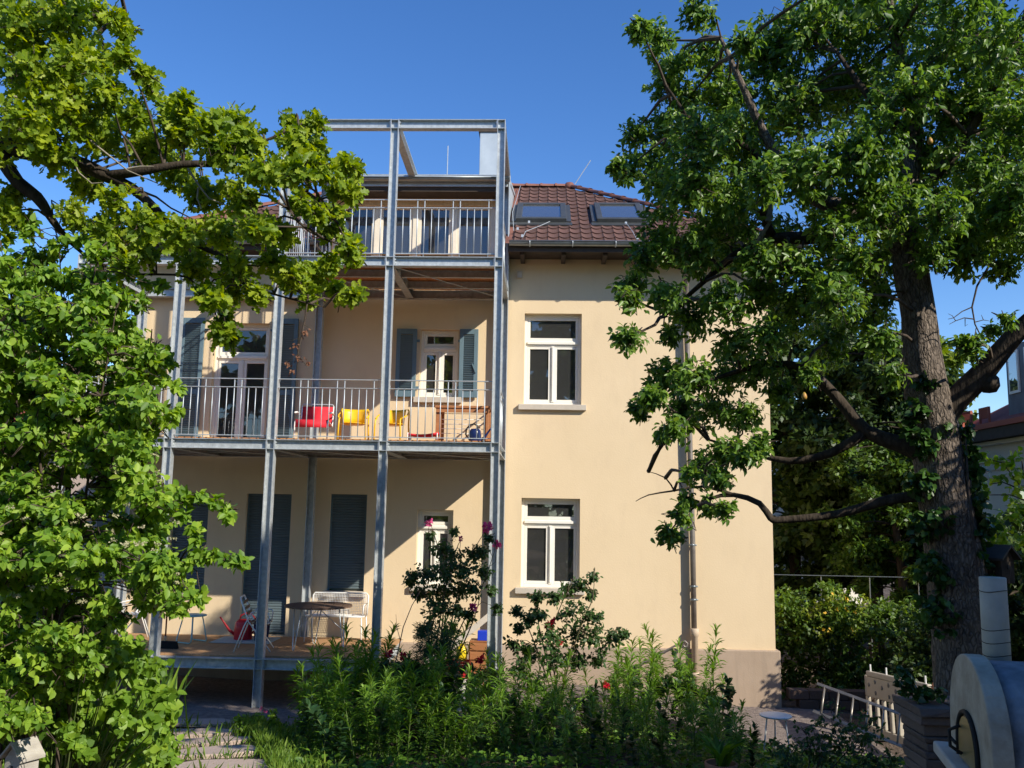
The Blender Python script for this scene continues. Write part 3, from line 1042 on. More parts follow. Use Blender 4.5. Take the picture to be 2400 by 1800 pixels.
def build_dormer():
    dm = group_empty('dormer', house)
    # cheeks in zinc sheet, standing on the roof slope
    for x0, x1 in ((DX0, DX0 + 0.06), (DX1 - 0.06, DX1)):
        c = MB()
        pts = [(DY - 0.12, 7.16), (19.4, 9.95), (19.4, 10.05), (DY - 0.12, 9.24)]
        c.add([(x0, y, z) for y, z in pts] + [(x1, y, z) for y, z in pts], [(0, 1, 2, 3), (7, 6, 5, 4), (0, 4, 5, 1), (1, 5, 6, 2), (2, 6, 7, 3), (3, 7, 4, 0)])
        c.wbuild('cheek', M_ZINC, dm)
    # shed roof
    r = MB()
    r.add([(DX0 - 0.02, 16.05, 9.20), (DX1 + 0.02, 16.05, 9.20), (DX1 + 0.02, 19.5, 10.06), (DX0 - 0.02, 19.5, 10.06),
           (DX0 - 0.02, 16.05, 9.26), (DX1 + 0.02, 16.05, 9.26), (DX1 + 0.02, 19.5, 10.12), (DX0 - 0.02, 19.5, 10.12)],
          [(3, 2, 1, 0), (4, 5, 6, 7), (0, 1, 5, 4), (1, 2, 6, 5), (2, 3, 7, 6), (3, 0, 4, 7)])
    r.wbuild('shed_roof', M_ZINC, dm)
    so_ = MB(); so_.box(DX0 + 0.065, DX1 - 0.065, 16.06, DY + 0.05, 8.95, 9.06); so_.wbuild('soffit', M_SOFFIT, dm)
    fa = MB(); fa.box(DX0, DX1, 16.03, 16.055, 9.04, 9.20); fa.wbuild('fascia', M_ZINC, dm)
    g = MB()
    n = 9
    V = []
    for x in (DX0 - 0.03, DX1 + 0.03):
        for k in range(n):
            a = math.pi + math.pi * k / (n - 1)
            V.append((x, 15.955 + 0.065 * math.cos(a), 9.165 + 0.065 * math.sin(a)))
    g.add(V, [(k, k + 1, n + k + 1, n + k) for k in range(n - 1)])
    g.tube([(DX0 - 0.03, 15.885, 9.168), (DX1 + 0.03, 15.885, 9.168)], 0.010, 6)
    g.wbuild('gutter', M_ZINCD, dm, True)
    # larch posts and header, tall glazed panels between them
    xs = [-4.05, -3.25, -2.513, -1.771, -1.02]
    w = MB()
    w.box(DX0 + 0.065, DX1 - 0.065, DY - 0.02, DY + 0.10, 8.80, 8.948)
    w.box(DX0 + 0.065, DX1 - 0.065, DY - 0.02, DY + 0.10, 7.10, 7.20)
    w.box(DX0 + 0.065, -4.085, DY - 0.04, DY + 0.10, 7.202, 8.798)
    w.box(-0.885, DX1 - 0.065, DY - 0.01, DY + 0.10, 7.202, 8.798)
    w.wbuild('timber_frame', M_WOODL, dm, False, 0.006)
    for i, x in enumerate(xs):
        p = MB(); p.box(x - 0.055, x + 0.055, DY, DY + 0.10, 7.202, 8.798); p.wbuild('post', M_WHITEW, dm, False, 0.006)
    ed = xs + [-0.89]
    for i in range(5):
        a, b = ed[i] + 0.057, (ed[i + 1] - 0.057 if i < 4 else -0.888)
        if b - a < 0.15:
            continue
        wn_ = group_empty('window', dm)
        f = MB()
        t = 0.05
        f.box(a, a + t, DY + 0.02, DY + 0.08, 7.203, 8.797); f.box(b - t, b, DY + 0.02, DY + 0.08, 7.203, 8.797)
        f.box(a + t, b - t, DY + 0.02, DY + 0.08, 7.203, 7.27); f.box(a + t, b - t, DY + 0.02, DY + 0.08, 8.74, 8.797)
        f.wbuild('frame', M_WHITEW, dm, False, 0.004)
        q = MB(); q.add([(a + t, DY + 0.05, 7.27), (b - t, DY + 0.05, 7.27), (b - t, DY + 0.05, 8.74), (a + t, DY + 0.05, 8.74)], [(0, 1, 2, 3)])
        q.wbuild('pane', M_GLASS, dm)
        bpy.data.objects.remove(wn_)
    v = MB(); v.tube([(-4.45, 17.2, 8.7), (-4.45, 17.2, 9.25), (-4.42, 17.2, 9.36), (-4.33, 17.2, 9.42), (-4.24, 17.2, 9.42)], 0.055, 10)
    v.wbuild('vent_pipe', M_SOFFIT, dm, True)
    i = MB(); i.box(DX0 + 0.07, DX1 - 0.07, 18.6, 18.7, 7.1, 9.6); i.wbuild('back_partition', M_INTERIOR, dm)
    # sheet metal screen closing the right-hand end of the upper balcony
    s = MB(); s.add([(DX1 + 0.012, 16.1, 6.95), (DX1 + 0.012, 16.34, 6.95), (DX1 + 0.012, 16.34, 9.2), (DX1 + 0.012, 16.1, 9.2),
                     (DX1 + 0.030, 16.1, 6.95), (DX1 + 0.030, 16.34, 6.95), (DX1 + 0.030, 16.34, 9.2), (DX1 + 0.030, 16.1, 9.2)],
                    [(3, 2, 1, 0), (4, 5, 6, 7), (0, 1, 5, 4), (1, 2, 6, 5), (2, 3, 7, 6), (3, 0, 4, 7)])
    s.wbuild('end_screen', M_ZINC, dm)


M_WHITEW = mat('pale_timber', (0.74, 0.66, 0.52), (0.80, 0.73, 0.60), 0.55, 0, 4)
build_dormer()


def build_pipes():
    dp = group_empty('downpipe', house)
    m = MB()
    m.tube([(2.665, 16.30, 0.98), (2.655, 16.30, 2.5), (2.61, 16.30, 5.2), (2.58, 16.30, 6.85), (2.57, 16.26, 7.05), (2.56, 15.85, 7.62), (2.56, 15.66, 7.76)], 0.05, 14)
    m.wbuild('pipe', M_PIPE, dp, True)
    for z in (2.5, 5.6, 1.55, 1.78):
        c = MB()
        xx = 2.665 - (z - 1) * 0.014
        c.lathe([(0.056, -0.018), (0.060, -0.012), (0.060, 0.012), (0.056, 0.018)], 14, (xx, 16.30, z))
        c.box(xx + 0.04, xx + 0.08, 16.27, 16.39, z - 0.012, z + 0.012)
        c.wbuild('pipe_clamp', M_ZINCD, dp, True)
    s = MB(); s.lathe([(0.058, -0.55), (0.058, 0.92), (0.075, 0.93), (0.078, 1.05), (0.066, 1.06)], 16, (2.67, 16.28, 0.0))
    s.lathe([(0.072, 0.0), (0.072, 0.06)], 16, (2.67, 16.28, 0.25))
    s.wbuild('standpipe', M_STAND, dp, True)
    h = MB()
    a, b = Vector((1.45, 16.20, 0.30)), Vector((2.43, 16.20, 0.83))
    h.tube([a + (b - a) * t for t in (0, .33, .66, 1)] + [b + Vector((0.06, 0, 0.02)), b + Vector((0.10, 0, -0.02)), b + Vector((0.09, 0, -0.07)), b + Vector((0.04, 0, -0.075)), b + Vector((0.03, 0, -0.04))], 0.017, 8)
    h.bar((1.75, 16.20, 0.45), (1.75, 16.335, 0.40), 0.015, 0.015); h.bar((2.35, 16.20, 0.78), (2.35, 16.335, 0.73), 0.015, 0.015)
    h.wbuild('stair_handrail', M_PIPE, house, True)
    # small grey vent box under the eave
    v = MB(); v.box(-0.55, -0.46, WY - 0.06, WY - 0.002, 7.38, 7.50); v.wbuild('vent_box', M_SILL, house)


M_PIPE = mat('pipe_zinc', (0.17, 0.145, 0.125), (0.25, 0.22, 0.19), 0.45, 0.4, 6)
M_STAND = mat('standpipe_paint', (0.52, 0.40, 0.28), (0.58, 0.46, 0.33), 0.7, 0, 8)
build_pipes()

# ------------------------------------------------------------------ galvanised balcony frame
FY, BY = 14.0, 16.24
COLX = [-7.58, -5.95, -4.31, -2.53, -0.77]
REARX = [-7.58, -4.22, -0.77]
Z0, Z1, Z2, Z3 = 0.75, 4.10, 7.08, 9.41
frame = thing('steel_balcony_frame', 'galvanised steel balcony frame of slender columns, decks and railings before the house', 'balcony', (-4.2, 14.0, 0))


def iprof(h, w, tf=0.010, tw=0.008):
    """I profile: flanges at +-h/2 along b, web along b"""
    return [(-w / 2, -h / 2), (w / 2, -h / 2), (w / 2, -h / 2 + tf), (tw / 2, -h / 2 + tf), (tw / 2, h / 2 - tf), (w / 2, h / 2 - tf), (w / 2, h / 2), (-w / 2, h / 2), (-w / 2, h / 2 - tf), (-tw / 2, h / 2 - tf), (-tw / 2, -h / 2 + tf), (-w / 2, -h / 2 + tf)]


def hprof(w=0.13, d=0.13, tf=0.010, tw=0.008):
    """column: flanges normal to x, open side towards the garden"""
    return iprof(w, d, tf, tw)


def column(x, y, z0, z1):
    m = MB()
    # a (side) = y axis, b = side x dir ; dir=z -> b = y x z = x
    m.prism((x, y, z0), (x, y, z1), hprof(), (0, 1, 0))
    m.wbuild('column', M_STEEL, frame)
    b = MB(); b.box(x - 0.11, x + 0.11, y - 0.11, y + 0.11, z0 - 0.02, z0 + 0.015); b.wbuild('base_plate', M_STEEL, frame)


for i, x in enumerate(COLX):
    column(x, FY, gz(x, FY) - 0.0, Z3 + 0.004 if i >= 2 else Z2 + 0.004)
for i, x in enumerate(REARX):
    column(x, BY, gz(x, BY) + 0.02, (Z3 - 0.08) if x > -5 else Z2)


def beam(p0, p1, h=0.155, w=0.13, name='beam'):
    m = MB()
    m.prism(p0, p1, iprof(h, w), Vector((p1[0] - p0[0], p1[1] - p0[1], 0)).cross(Vector((0, 0, 1))))
    m.wbuild(name, M_STEEL, frame)


HB = 0.155
def front_row(z, cols, y, skip=()):
    for i in range(len(cols) - 1):
        if i in skip:
            continue
        a, b = cols[i] + 0.067, cols[i + 1] - 0.067
        beam((a, y, z - HB / 2), (b, y, z - HB / 2))
        for xx, s in ((a, 1), (b, -1)):
            pl = MB()
            pl.box(min(xx, xx + s * 0.012), max(xx, xx + s * 0.012), y - 0.058, y + 0.058, z - HB - 0.004, z + 0.004)
            for zz in (z - 0.045, z - 0.11):
                pl.box(min(xx + s * .012, xx + s * .03), max(xx + s * .012, xx + s * .03), y - 0.042, y - 0.020, zz - 0.011, zz + 0.011)
            pl.wbuild('end_plate', M_STEEL, frame)
    for x in cols:
        for zz in (z - 0.006, z - HB + 0.006):
            st = MB()
            st.box(x - 0.054, x + 0.054, y - 0.062, y - 0.006, zz - 0.005, zz + 0.005)
            st.wbuild('stiffener_plate', M_STEEL, frame)


front_row(Z0, COLX[:4], FY)
front_row(Z1, COLX, FY)
front_row(Z2, COLX, FY)
front_row(Z3, COLX[2:], FY)
front_row(Z1, [REARX[0], REARX[1], REARX[2]], BY)
front_row(Z2, [REARX[0], REARX[1], REARX[2]], BY)
front_row(Z3 - 0.08, [REARX[1], REARX[2]], BY)
for i, x in enumerate(COLX):
    for z in ([Z0] if i < 4 else []) + [Z1, Z2] + ([Z3] if i >= 2 else []):
        z2 = z if z != Z3 else Z3 - 0.08
        yb = BY - (0.067 if i in (0, 2, 4) else 0.0)
        beam((x, FY + 0.067, z - HB / 2), (x, yb, z2 - HB / 2), name='cross_beam')
# secondary joists under the two balcony floors
for z, xa, xb in ((Z1, COLX[0], COLX[4]), (Z2, COLX[2], COLX[4]), (Z0, COLX[0], COLX[3])):
    for y in (14.75, 15.5):
        cs = [c for c in COLX if xa - .01 <= c <= xb + .01]
        for i in range(len(cs) - 1):
            beam((cs[i] + 0.056, y, z - 0.075), (cs[i + 1] - 0.056, y, z - 0.075), 0.12, 0.06, 'joist')
# thin tie rods in the floor bays
for z, i in ((Z2, 2), (Z2, 3), (Z1, 0), (Z1, 1), (Z1, 2), (Z1, 3)):
    t = MB(); t.tube([(COLX[i] + 0.07, FY + 0.07, z - 0.145), (COLX[i + 1] - 0.07, BY - 0.1, z - 0.145)], 0.008, 5)
    t.wbuild('tie_rod', M_STEELR, frame)


def planks(z, xa, xb, material, y0, y1, name):
    fl = group_empty('floor', frame)
    n = int(round((xb - xa) / 0.138))
    w = (xb - xa) / n
    me_ = MB(); me_.box(-w / 2 + 0.003, w / 2 - 0.003, 0, y1 - y0, 0, 0.028)
    me = me_.mesh('plank', material)
    for i in range(n):
        link('plank', me, fl, loc=(xa + (i + 0.5) * w, y0, z + rnd.random() * 0.002), rot=(0, 0, (rnd.random() - .5) * 0.001), world=True)


planks(Z0 + 0.001, COLX[0] - 0.05, COLX[3] + 0.06, M_DECK, FY + 0.07, 16.16, 'floor')
planks(Z1 + 0.001, COLX[0] + 0.01, COLX[4] + 0.045, M_PLANK, FY + 0.07, 16.16, 'floor')
planks(Z2 + 0.001, COLX[2] + 0.09, COLX[4] + 0.045, M_PLANK, FY + 0.07, 16.16, 'floor')

BAL = None


def railing(p0, p1, z):
    """flat rails and round balusters between two points on the beam"""
    global BAL
    r = group_empty('railing', frame)
    p0, p1 = Vector((*p0, 0)), Vector((*p1, 0))
    d = p1 - p0
    L = d.length
    u = d / L
    side = u.cross(Vector((0, 0, 1)))
    for zz, h in ((0.967, 0.012), (0.832, 0.010), (0.062, 0.012)):
        m = MB(); m.bar(p0 + Vector((0, 0, z + zz)), p1 + Vector((0, 0, z + zz)), 0.035, h, side)
        m.wbuild('rail', M_STEELR, r)
    if BAL is None:
        s = MB(); s.tube([(0, 0, 0.068), (0, 0, 0.83)], 0.0075, 6); t = MB(); t.tube([(0, 0, 0.0), (0, 0, 0.965)], 0.0085, 6)
        BAL = (s.mesh('baluster', M_STEELR, True), t.mesh('baluster', M_STEELR, True))
    n = int(round(L / 0.117))
    for i in range(1, n):
        p = p0 + u * (L * i / n)
        link('baluster', BAL[1 if i % 5 in (3, 4) else 0], r, loc=(p.x, p.y, z), world=True)


for i in range(4):
    railing((COLX[i] + 0.066, FY + 0.0), (COLX[i + 1] - 0.066, FY + 0.0), Z1)
for i in (2, 3):
    railing((COLX[i] + 0.066, FY + 0.0), (COLX[i + 1] - 0.066, FY + 0.0), Z2)
railing((COLX[4], FY + 0.07), (COLX[4], BY - 0.07), Z1)
railing((COLX[0], FY + 0.07), (COLX[0], BY - 0.07), Z1)
railing((COLX[4], FY + 0.07), (COLX[4], BY - 0.07), Z2)
railing((COLX[2], FY + 0.07), (COLX[2], BY - 0.07), Z2)

# ------------------------------------------------------------------ things on the balcony
FL1 = Z1 + 0.031
FL0 = Z0 + 0.031


def ring(cx, cy, z, r, n=20, sy=1.0):
    return [(cx + r * math.cos(2 * math.pi * k / n), cy + r * sy * math.sin(2 * math.pi * k / n), z) for k in range(n + 1)]


def red_chair():
    t = thing('lounge_chair', 'red canvas lounge chair with white tube frame on the balcony', 'chair', (-3.92, 15.05, FL1), math.radians(4))
    for s in (-1, 1):
        x = 0.27 * s
        m = MB(); m.tube([(x, 0.30, 0.66), (x, 0.24, 0.36), (x, 0.22, 0.30), (x, -0.20, 0.36), (x, -0.26, 0.33), (x, -0.28, 0.25), (x, -0.24, 0.03), (x, -0.18, 0.014), (x, 0.25, 0.014)], 0.011, 8)
        m.build('side_frame', M_WMETAL, t, True)
        a = MB(); a.tube([(x * 1.08, 0.22, 0.50), (x * 1.1, 0.0, 0.52), (x * 1.08, -0.20, 0.49)], 0.016, 8); a.build('armrest', M_WMETAL, t, True)
    c = MB(); c.tube([(-0.27, 0.30, 0.66), (-0.25, 0.31, 0.69), (0.25, 0.31, 0.69), (0.27, 0.30, 0.66)], 0.011, 8); c.tube([(-0.27, -0.24, 0.35), (0.27, -0.24, 0.35)], 0.011, 8); c.tube([(-0.27, 0.25, 0.014), (0.27, 0.25, 0.014)], 0.011, 8)
    c.build('cross_bar', M_STEELR, t, True)
    b = MB()
    n = 7
    V = []
    for k in range(n):
        u = k / (n - 1)
        for s in (-1, 1):
            V.append((0.262 * s, 0.215 + 0.075 * u + 0.02 * math.sin(math.pi * u), 0.31 + 0.34 * u))
    b.add(V, [(2 * k, 2 * k + 1, 2 * k + 3, 2 * k + 2) for k in range(n - 1)])
    o = b.build('backrest', M_RED, t, True)
    so_ = o.modifiers.new('thick', 'SOLIDIFY'); so_.thickness = 0.012
    s_ = MB()
    V = []
    for k in range(n):
        u = k / (n - 1)
        for s in (-1, 1):
            V.append((0.262 * s, 0.20 - 0.46 * u, 0.30 + 0.06 * u - 0.03 * math.sin(math.pi * u)))
    for s in (-1, 1):
        V.append((0.262 * s, -0.275, 0.24))
    n2 = n + 1
    s_.add(V, [(2 * k, 2 * k + 1, 2 * k + 3, 2 * k + 2) for k in range(n2 - 1)])
    o = s_.build('seat', M_RED, t, True)
    so_ = o.modifiers.new('thick', 'SOLIDIFY'); so_.thickness = 0.012


red_chair()


def yellow_chair(x, y, rz, label):
    t = thing('armchair', label, 'chair', (x, y, FL1), rz, 'yellow armchairs on the balcony')
    # legs that run up into the arm hoops
    for sx in (-1, 1):
        m = MB(); m.tube([(0.235 * sx, -0.20, 0.0), (0.225 * sx, -0.21, 0.30), (0.22 * sx, -0.20, 0.40), (0.215 * sx, -0.15, 0.435)], 0.014, 8)
        m.build('leg', M_YELLOW, t, True)
        m = MB(); m.tube([(0.25 * sx, 0.22, 0.0), (0.235 * sx, 0.20, 0.35), (0.235 * sx, 0.215, 0.55), (0.232 * sx, 0.21, 0.60), (0.21 * sx, 0.20, 0.625)], 0.014, 8)
        m.build('leg', M_YELLOW, t, True)
    h = MB(); h.tube([(-0.235, -0.15, 0.435), (-0.26, 0.03, 0.50), (-0.235, 0.20, 0.58)], 0.013, 8); h.tube([(0.235, -0.15, 0.435), (0.26, 0.03, 0.50), (0.235, 0.20, 0.58)], 0.013, 8)
    h.build('armrest', M_YELLOW, t, True)
    s = MB(); n = 20
    s.lathe([(0.0, 0.33), (0.16, 0.325), (0.215, 0.34), (0.225, 0.352), (0.20, 0.345), (0.0, 0.338)], n, (0, 0, 0))
    s.build('seat', M_YELLOW, t, True)
    b = MB()
    k = 11
    V = []
    for j in range(k):
        a = math.radians(25 + 130 * j / (k - 1))
        for z, r in ((0.36, 0.225), (0.46, 0.235), (0.56, 0.25), (0.615, 0.262)):
            V.append((r * math.cos(a) * 0.95, r * math.sin(a) * 0.9, z + (0.0 if z > 0.4 else 0.0)))
    b.add(V, [(4 * j + i, 4 * (j + 1) + i, 4 * (j + 1) + i + 1, 4 * j + i + 1) for j in range(k - 1) for i in range(3)])
    o = b.build('backrest', M_YELLOW, t, True)
    sm = o.modifiers.new('thick', 'SOLIDIFY'); sm.thickness = 0.008


yellow_chair(-3.28, 15.2, math.radians(6), 'yellow metal armchair beside the red lounge chair')
yellow_chair(-2.62, 15.2, math.radians(-10), 'yellow metal armchair beside the low red footstool')


def footstool():
    t = thing('footstool', 'low red fabric footstool with thin white legs', 'footstool', (-2.06, 15.2, FL1))
    s = MB(); n = 6
    V = []
    for i in range(n):
        for j in range(2):
            u = i / (n - 1) - 0.5
            V.append((0.52 * u, 0.36 * (j - 0.5), 0.20 - 0.03 * math.cos(u * math.pi) + 0.02 * u))
    s.add(V, [(2 * i, 2 * i + 2, 2 * i + 3, 2 * i + 1) for i in range(n - 1)])
    o = s.build('seat', M_RED, t, True); md = o.modifiers.new('thick', 'SOLIDIFY'); md.thickness = 0.03
    for sx in (-1, 1):
        m = MB(); m.tube([(0.25 * sx, -0.19, 0.0), (0.25 * sx, -0.19, 0.19), (0.25 * sx, 0.19, 0.19), (0.25 * sx, 0.19, 0.0)], 0.009, 6); m.build('leg', M_WMETAL, t, True)


footstool()


def rack_table():
    t = thing('wooden_rack', 'open brown wooden rack with thin wire shelves on the balcony', 'rack', (-1.41, 15.45, FL1))
    m = MB(); m.box(-0.47, 0.47, -0.30, 0.30, 0.64, 0.68); m.build('top', M_BROWNW, t, False, 0.005)
    a = MB(); a.box(-0.45, 0.45, -0.28, -0.258, 0.565, 0.638); a.build('apron', M_BROWNW, t, False, 0.004)
    for sx in (-1, 1):
        for sy in (-1, 1):
            l = MB(); x = 0.41 * sx; y = 0.25 * sy
            l.box(x - 0.045, x + 0.045, y - 0.03 + .034, y + 0.03 + .034, 0.0, 0.638) if sy < 0 else l.box(x - 0.045, x + 0.045, y - 0.03, y + 0.03, 0.0, 0.638)
            l.build('leg', M_BROWNW, t, False, 0.005)
    for z in (0.13, 0.21, 0.29, 0.37, 0.45, 0.55):
        w = MB(); w.tube([(-0.36, -0.20, z), (0.36, -0.20, z)], 0.006, 5); w.build('wire', M_WMETAL, t, True)


rack_table()


def watering_can(name, label, loc, rz, material, r=0.11, h=0.26, dark_handle=None):
    t = thing(name, label, 'watering can', loc, rz)
    b = MB(); b.lathe([(r * 0.95, 0), (r, 0.01), (r * 0.98, h * 0.6), (r * 0.9, h * 0.85), (r * 0.62, h), (r * 0.58, h), (r * 0.5, h * 0.96), (0, h * 0.94)], 20, (0, 0, 0), 1.0, 0.8)
    b.build('body', material, t, True)
    s = MB(); s.tube([(r * 0.8, 0, h * 0.22), (r * 1.5, 0, h * 0.45), (r * 2.35, 0, h * 0.98), (r * 2.6, 0, h * 1.12)], [0.030, 0.022, 0.014, 0.013], 10)
    s.build('spout', material, t, True)
    hn = MB(); hn.tube([(r * 0.45, 0, h * 0.97), (r * 0.35, 0, h * 1.2), (-r * 0.2, 0, h * 1.33), (-r * 0.9, 0, h * 1.24), (-r * 1.4, 0, h * 0.95), (-r * 1.45, 0, h * 0.6), (-r * 0.95, 0, h * 0.3)], 0.013, 8)
    hn.build('handle', dark_handle or material, t, True)
    return t


watering_can('watering_can', 'navy blue watering can on the balcony in front of the wooden rack', (-1.15, 14.75, FL1), math.radians(8), M_NAVY, 0.105, 0.25, M_DARK)

# ------------------------------------------------------------------ things on the terrace
def stool():
    t = thing('side_stool', 'small turquoise metal stool with bent legs on the wooden terrace', 'stool', (-5.865, 15.25, FL0), math.radians(20))
    s = MB(); s.lathe([(0, 0.43), (0.215, 0.43), (0.225, 0.437), (0.225, 0.447), (0.215, 0.452), (0, 0.45)], 28); s.build('seat', M_TURQ, t, True)
    for k in range(2):
        a = math.radians(45 + 180 * k)
        p = lambda r, ang, z: (r * math.cos(ang), r * math.sin(ang), z)
        a1, a2 = a - math.radians(45), a + math.radians(45)
        m = MB(); m.tube([p(0.15, a1, 0.43), p(0.235, a1, 0.05), p(0.235, a1 + .1, 0.012), p(0.235, a2 - .1, 0.012), p(0.235, a2, 0.05), p(0.15, a2, 0.43)], 0.010, 8)
        m.build('leg', M_TURQ, t, True)


stool()


def tube_chair(name, label, loc, rz, seatmat, group=None):
    t = thing(name, label, 'chair', loc, rz, group)
    for sx in (-1, 1):
        x = 0.22 * sx
        m = MB(); m.tube([(x, -0.26, 0.0), (x, 0.02, 0.36), (x, 0.10, 0.46), (x, 0.24, 0.82)], 0.011, 8); m.build('leg', M_WMETAL, t, True)
        m = MB(); m.tube([(x * 1.06, 0.30, 0.0), (x * 1.06, 0.16, 0.40), (x * 1.06, 0.06, 0.60), (x * 1.06, -0.03, 0.63), (x * 1.06, -0.20, 0.60), (x * 1.06, -0.22, 0.55), (x * 1.06, -0.20, 0.42)], 0.010, 8); m.build('leg', M_WMETAL, t, True)
    m = MB(); m.tube([(-0.22, 0.24, 0.82), (-0.18, 0.245, 0.835), (0.18, 0.245, 0.835), (0.22, 0.24, 0.82)], 0.012, 8); m.tube([(-0.22, -0.21, 0.43), (0.22, -0.21, 0.43)], 0.010, 8); m.build('cross_bar', M_WMETAL, t, True)
    for k in range(6):
        y = -0.20 + 0.065 * k
        s = MB(); s.box(-0.215, 0.215, y, y + 0.045, 0.425, 0.44); s.build('seat_slat', seatmat, t, False, 0.003)
    for k in range(3):
        z = 0.56 + 0.085 * k
        y = 0.10 + (z - 0.46) * 0.39
        s = MB(); s.box(-0.215, 0.215, y - 0.022, y - 0.010, z, z + 0.05); s.build('back_slat', seatmat, t, False, 0.003)
    return t


tube_chair('folding_chair', 'white tube folding chair with brown slats beside the round table', (-4.58, 14.62, FL0), math.radians(100), M_TABLEW)
tube_chair('garden_chair', 'white tube garden chair at the end of the terrace behind the dogwood', (-6.95, 15.35, FL0), math.radians(-60), M_WMETAL)


def round_table():
    t = thing('round_table', 'round weathered wooden table on thin hairpin legs', 'table', (-3.66, 14.9, FL0), math.radians(10))
    n = 7
    R = 0.545
    w = 2 * R / n
    for i in range(n):
        x0, x1 = -R + i * w + 0.003, -R + (i + 1) * w - 0.003
        seg = 8
        top, pts = [], []
        for k in range(seg + 1):
            x = x0 + (x1 - x0) * k / seg
            pts.append((x, math.sqrt(max(0.0004, R * R - x * x))))
        out = [(x, y) for x, y in pts] + [(x, -y) for x, y in pts[::-1]]
        m = MB(); q = len(out)
        m.add([(x, y, 0.665) for x, y in out] + [(x, y, 0.69) for x, y in out], [tuple(range(q)), tuple(range(2 * q - 1, q - 1, -1))] + [(k, q + k, q + (k + 1) % q, (k + 1) % q) for k in range(q)])
        m.build('top_board', M_TABLEW, t)
    for k in range(3):
        a = math.radians(100 + 120 * k)
        ca, sa = math.cos(a), math.sin(a)
        def q(r, s, z):
            return (ca * r - sa * s, sa * r + ca * s, z)
        m = MB(); m.tube([q(0.40, -0.10, 0.665), q(0.45, -0.02, 0.03), q(0.452, 0.0, 0.008), q(0.45, 0.02, 0.03), q(0.40, 0.10, 0.665)], 0.009, 8); m.build('hairpin_leg', M_STEELR, t, True)
        m = MB(); m.tube([q(0.44, 0.0, 0.30), q(0.05, 0.0, 0.60)], 0.006, 6); m.build('brace', M_STEELR, t, True)


round_table()


def mesh_bench():
    t = thing('mesh_bench', 'white wire mesh bench standing against the wall behind the round table', 'bench', (-3.56, 15.82, FL0))
    f = MB()
    f.tube([(-0.49, 0.18, 0.42), (-0.49, 0.25, 0.74), (-0.46, 0.26, 0.78), (0.46, 0.26, 0.78), (0.49, 0.25, 0.74), (0.49, 0.18, 0.42)], 0.013, 8)
    f.tube([(-0.49, 0.18, 0.42), (-0.49, -0.22, 0.43), (-0.46, -0.25, 0.43), (0.46, -0.25, 0.43), (0.49, -0.22, 0.43), (0.49, 0.18, 0.42)], 0.013, 8)
    f.build('frame', M_WMETAL, t, True)
    for sx in (-1, 1):
        for y in (-0.22, 0.20):
            l = MB(); l.tube([(0.47 * sx, y, 0.42), (0.49 * sx, y * 1.15, 0.0)], 0.011, 8); l.build('leg', M_WMETAL, t, True)
        a = MB(); a.tube([(0.49 * sx, 0.22, 0.62), (0.50 * sx, 0.0, 0.63), (0.50 * sx, -0.20, 0.62), (0.49 * sx, -0.22, 0.43)], 0.010, 8); a.build('armrest', M_WMETAL, t, True)
    b = MB()
    for k in range(1, 34):
        x = -0.49 + 0.98 * k / 34
        b.bar((x, 0.185, 0.42), (x, 0.252, 0.77), 0.006, 0.004)
    for k in range(1, 13):
        z = 0.42 + 0.35 * k / 13
        b.bar((-0.485, 0.186 + 0.19 * (z - 0.42), z), (0.485, 0.186 + 0.19 * (z - 0.42), z), 0.006, 0.004, (0, 0, 1))
    b.build('back_mesh', M_WMETAL, t)
    s = MB()
    for k in range(1, 34):
        x = -0.49 + 0.98 * k / 34
        s.bar((x, -0.245, 0.43), (x, 0.18, 0.42), 0.006, 0.004)
    for k in range(1, 15):
        y = -0.245 + 0.425 * k / 15
        s.bar((-0.485, y, 0.427), (0.485, y, 0.427), 0.006, 0.004, (0, 1, 0))
    s.build('seat_mesh', M_WMETAL, t)


mesh_bench()
tag(watering_can('plastic_watering_can', 'red plastic watering can on the pale mat by the terrace door', (-5.12, 15.62, FL0 + 0.013), math.pi + 0.12, M_REDP, 0.155, 0.33), None, None)


def bucket():
    t = thing('bucket', 'navy blue bucket with a lid beside the folding chair', 'bucket', (-4.78, 15.55, FL0 + 0.013))
    b = MB(); b.lathe([(0.11, 0), (0.115, 0.01), (0.14, 0.30), (0.146, 0.305), (0.146, 0.32), (0.135, 0.32), (0.12, 0.15), (0, 0.14)], 22); b.build('body', M_NAVY, t, True)
    h = MB(); h.tube([(-0.14, 0, 0.30)] + [(-0.14 * math.cos(a), 0, 0.30 + 0.12 * math.sin(a)) for a in [math.pi * k / 8 for k in range(1, 8)]] + [(0.14, 0, 0.30)], 0.008, 6); h.build('handle', M_DARK, t, True)


bucket()
mm = MB(); mm.box(-5.55, -4.55, 15.2, 15.95, FL0 + 0.003, FL0 + 0.012)
tag(mm.build('door_mat', M_MAT, None, False, 0.004), 'pale green mat lying before the terrace door', 'mat')


def broom():
    t = thing('broom', 'broom with red-brown handle standing on the terrace beside a column', 'broom', (-6.02, 14.55, FL0), math.radians(-6))
    h = MB(); h.tube([(0, 0, 0.13), (-0.035, 0.05, 1.30)], 0.013, 8); h.build('handle', M_BROOM, t, True)
    f = MB(); f.tube([(0.004, 0, 0.10), (0, 0, 0.19)], 0.020, 8); f.build('socket', M_WOODL, t, True)
    b = MB(); b.box(-0.07, 0.20, -0.03, 0.03, 0.085, 0.115); b.build('head', M_DARK, t, False, 0.006)
    br = MB()
    for i in range(18):
        for j in range(3):
            x = -0.065 + 0.26 * i / 17
            y = -0.022 + 0.022 * j
            br.bar((x, y, 0.085), (x * 1.1 + 0.01 * (rnd.random() - .5), y * 1.4, 0.0), 0.012, 0.012)
    br.build('bristles', M_DARK, t)


broom()


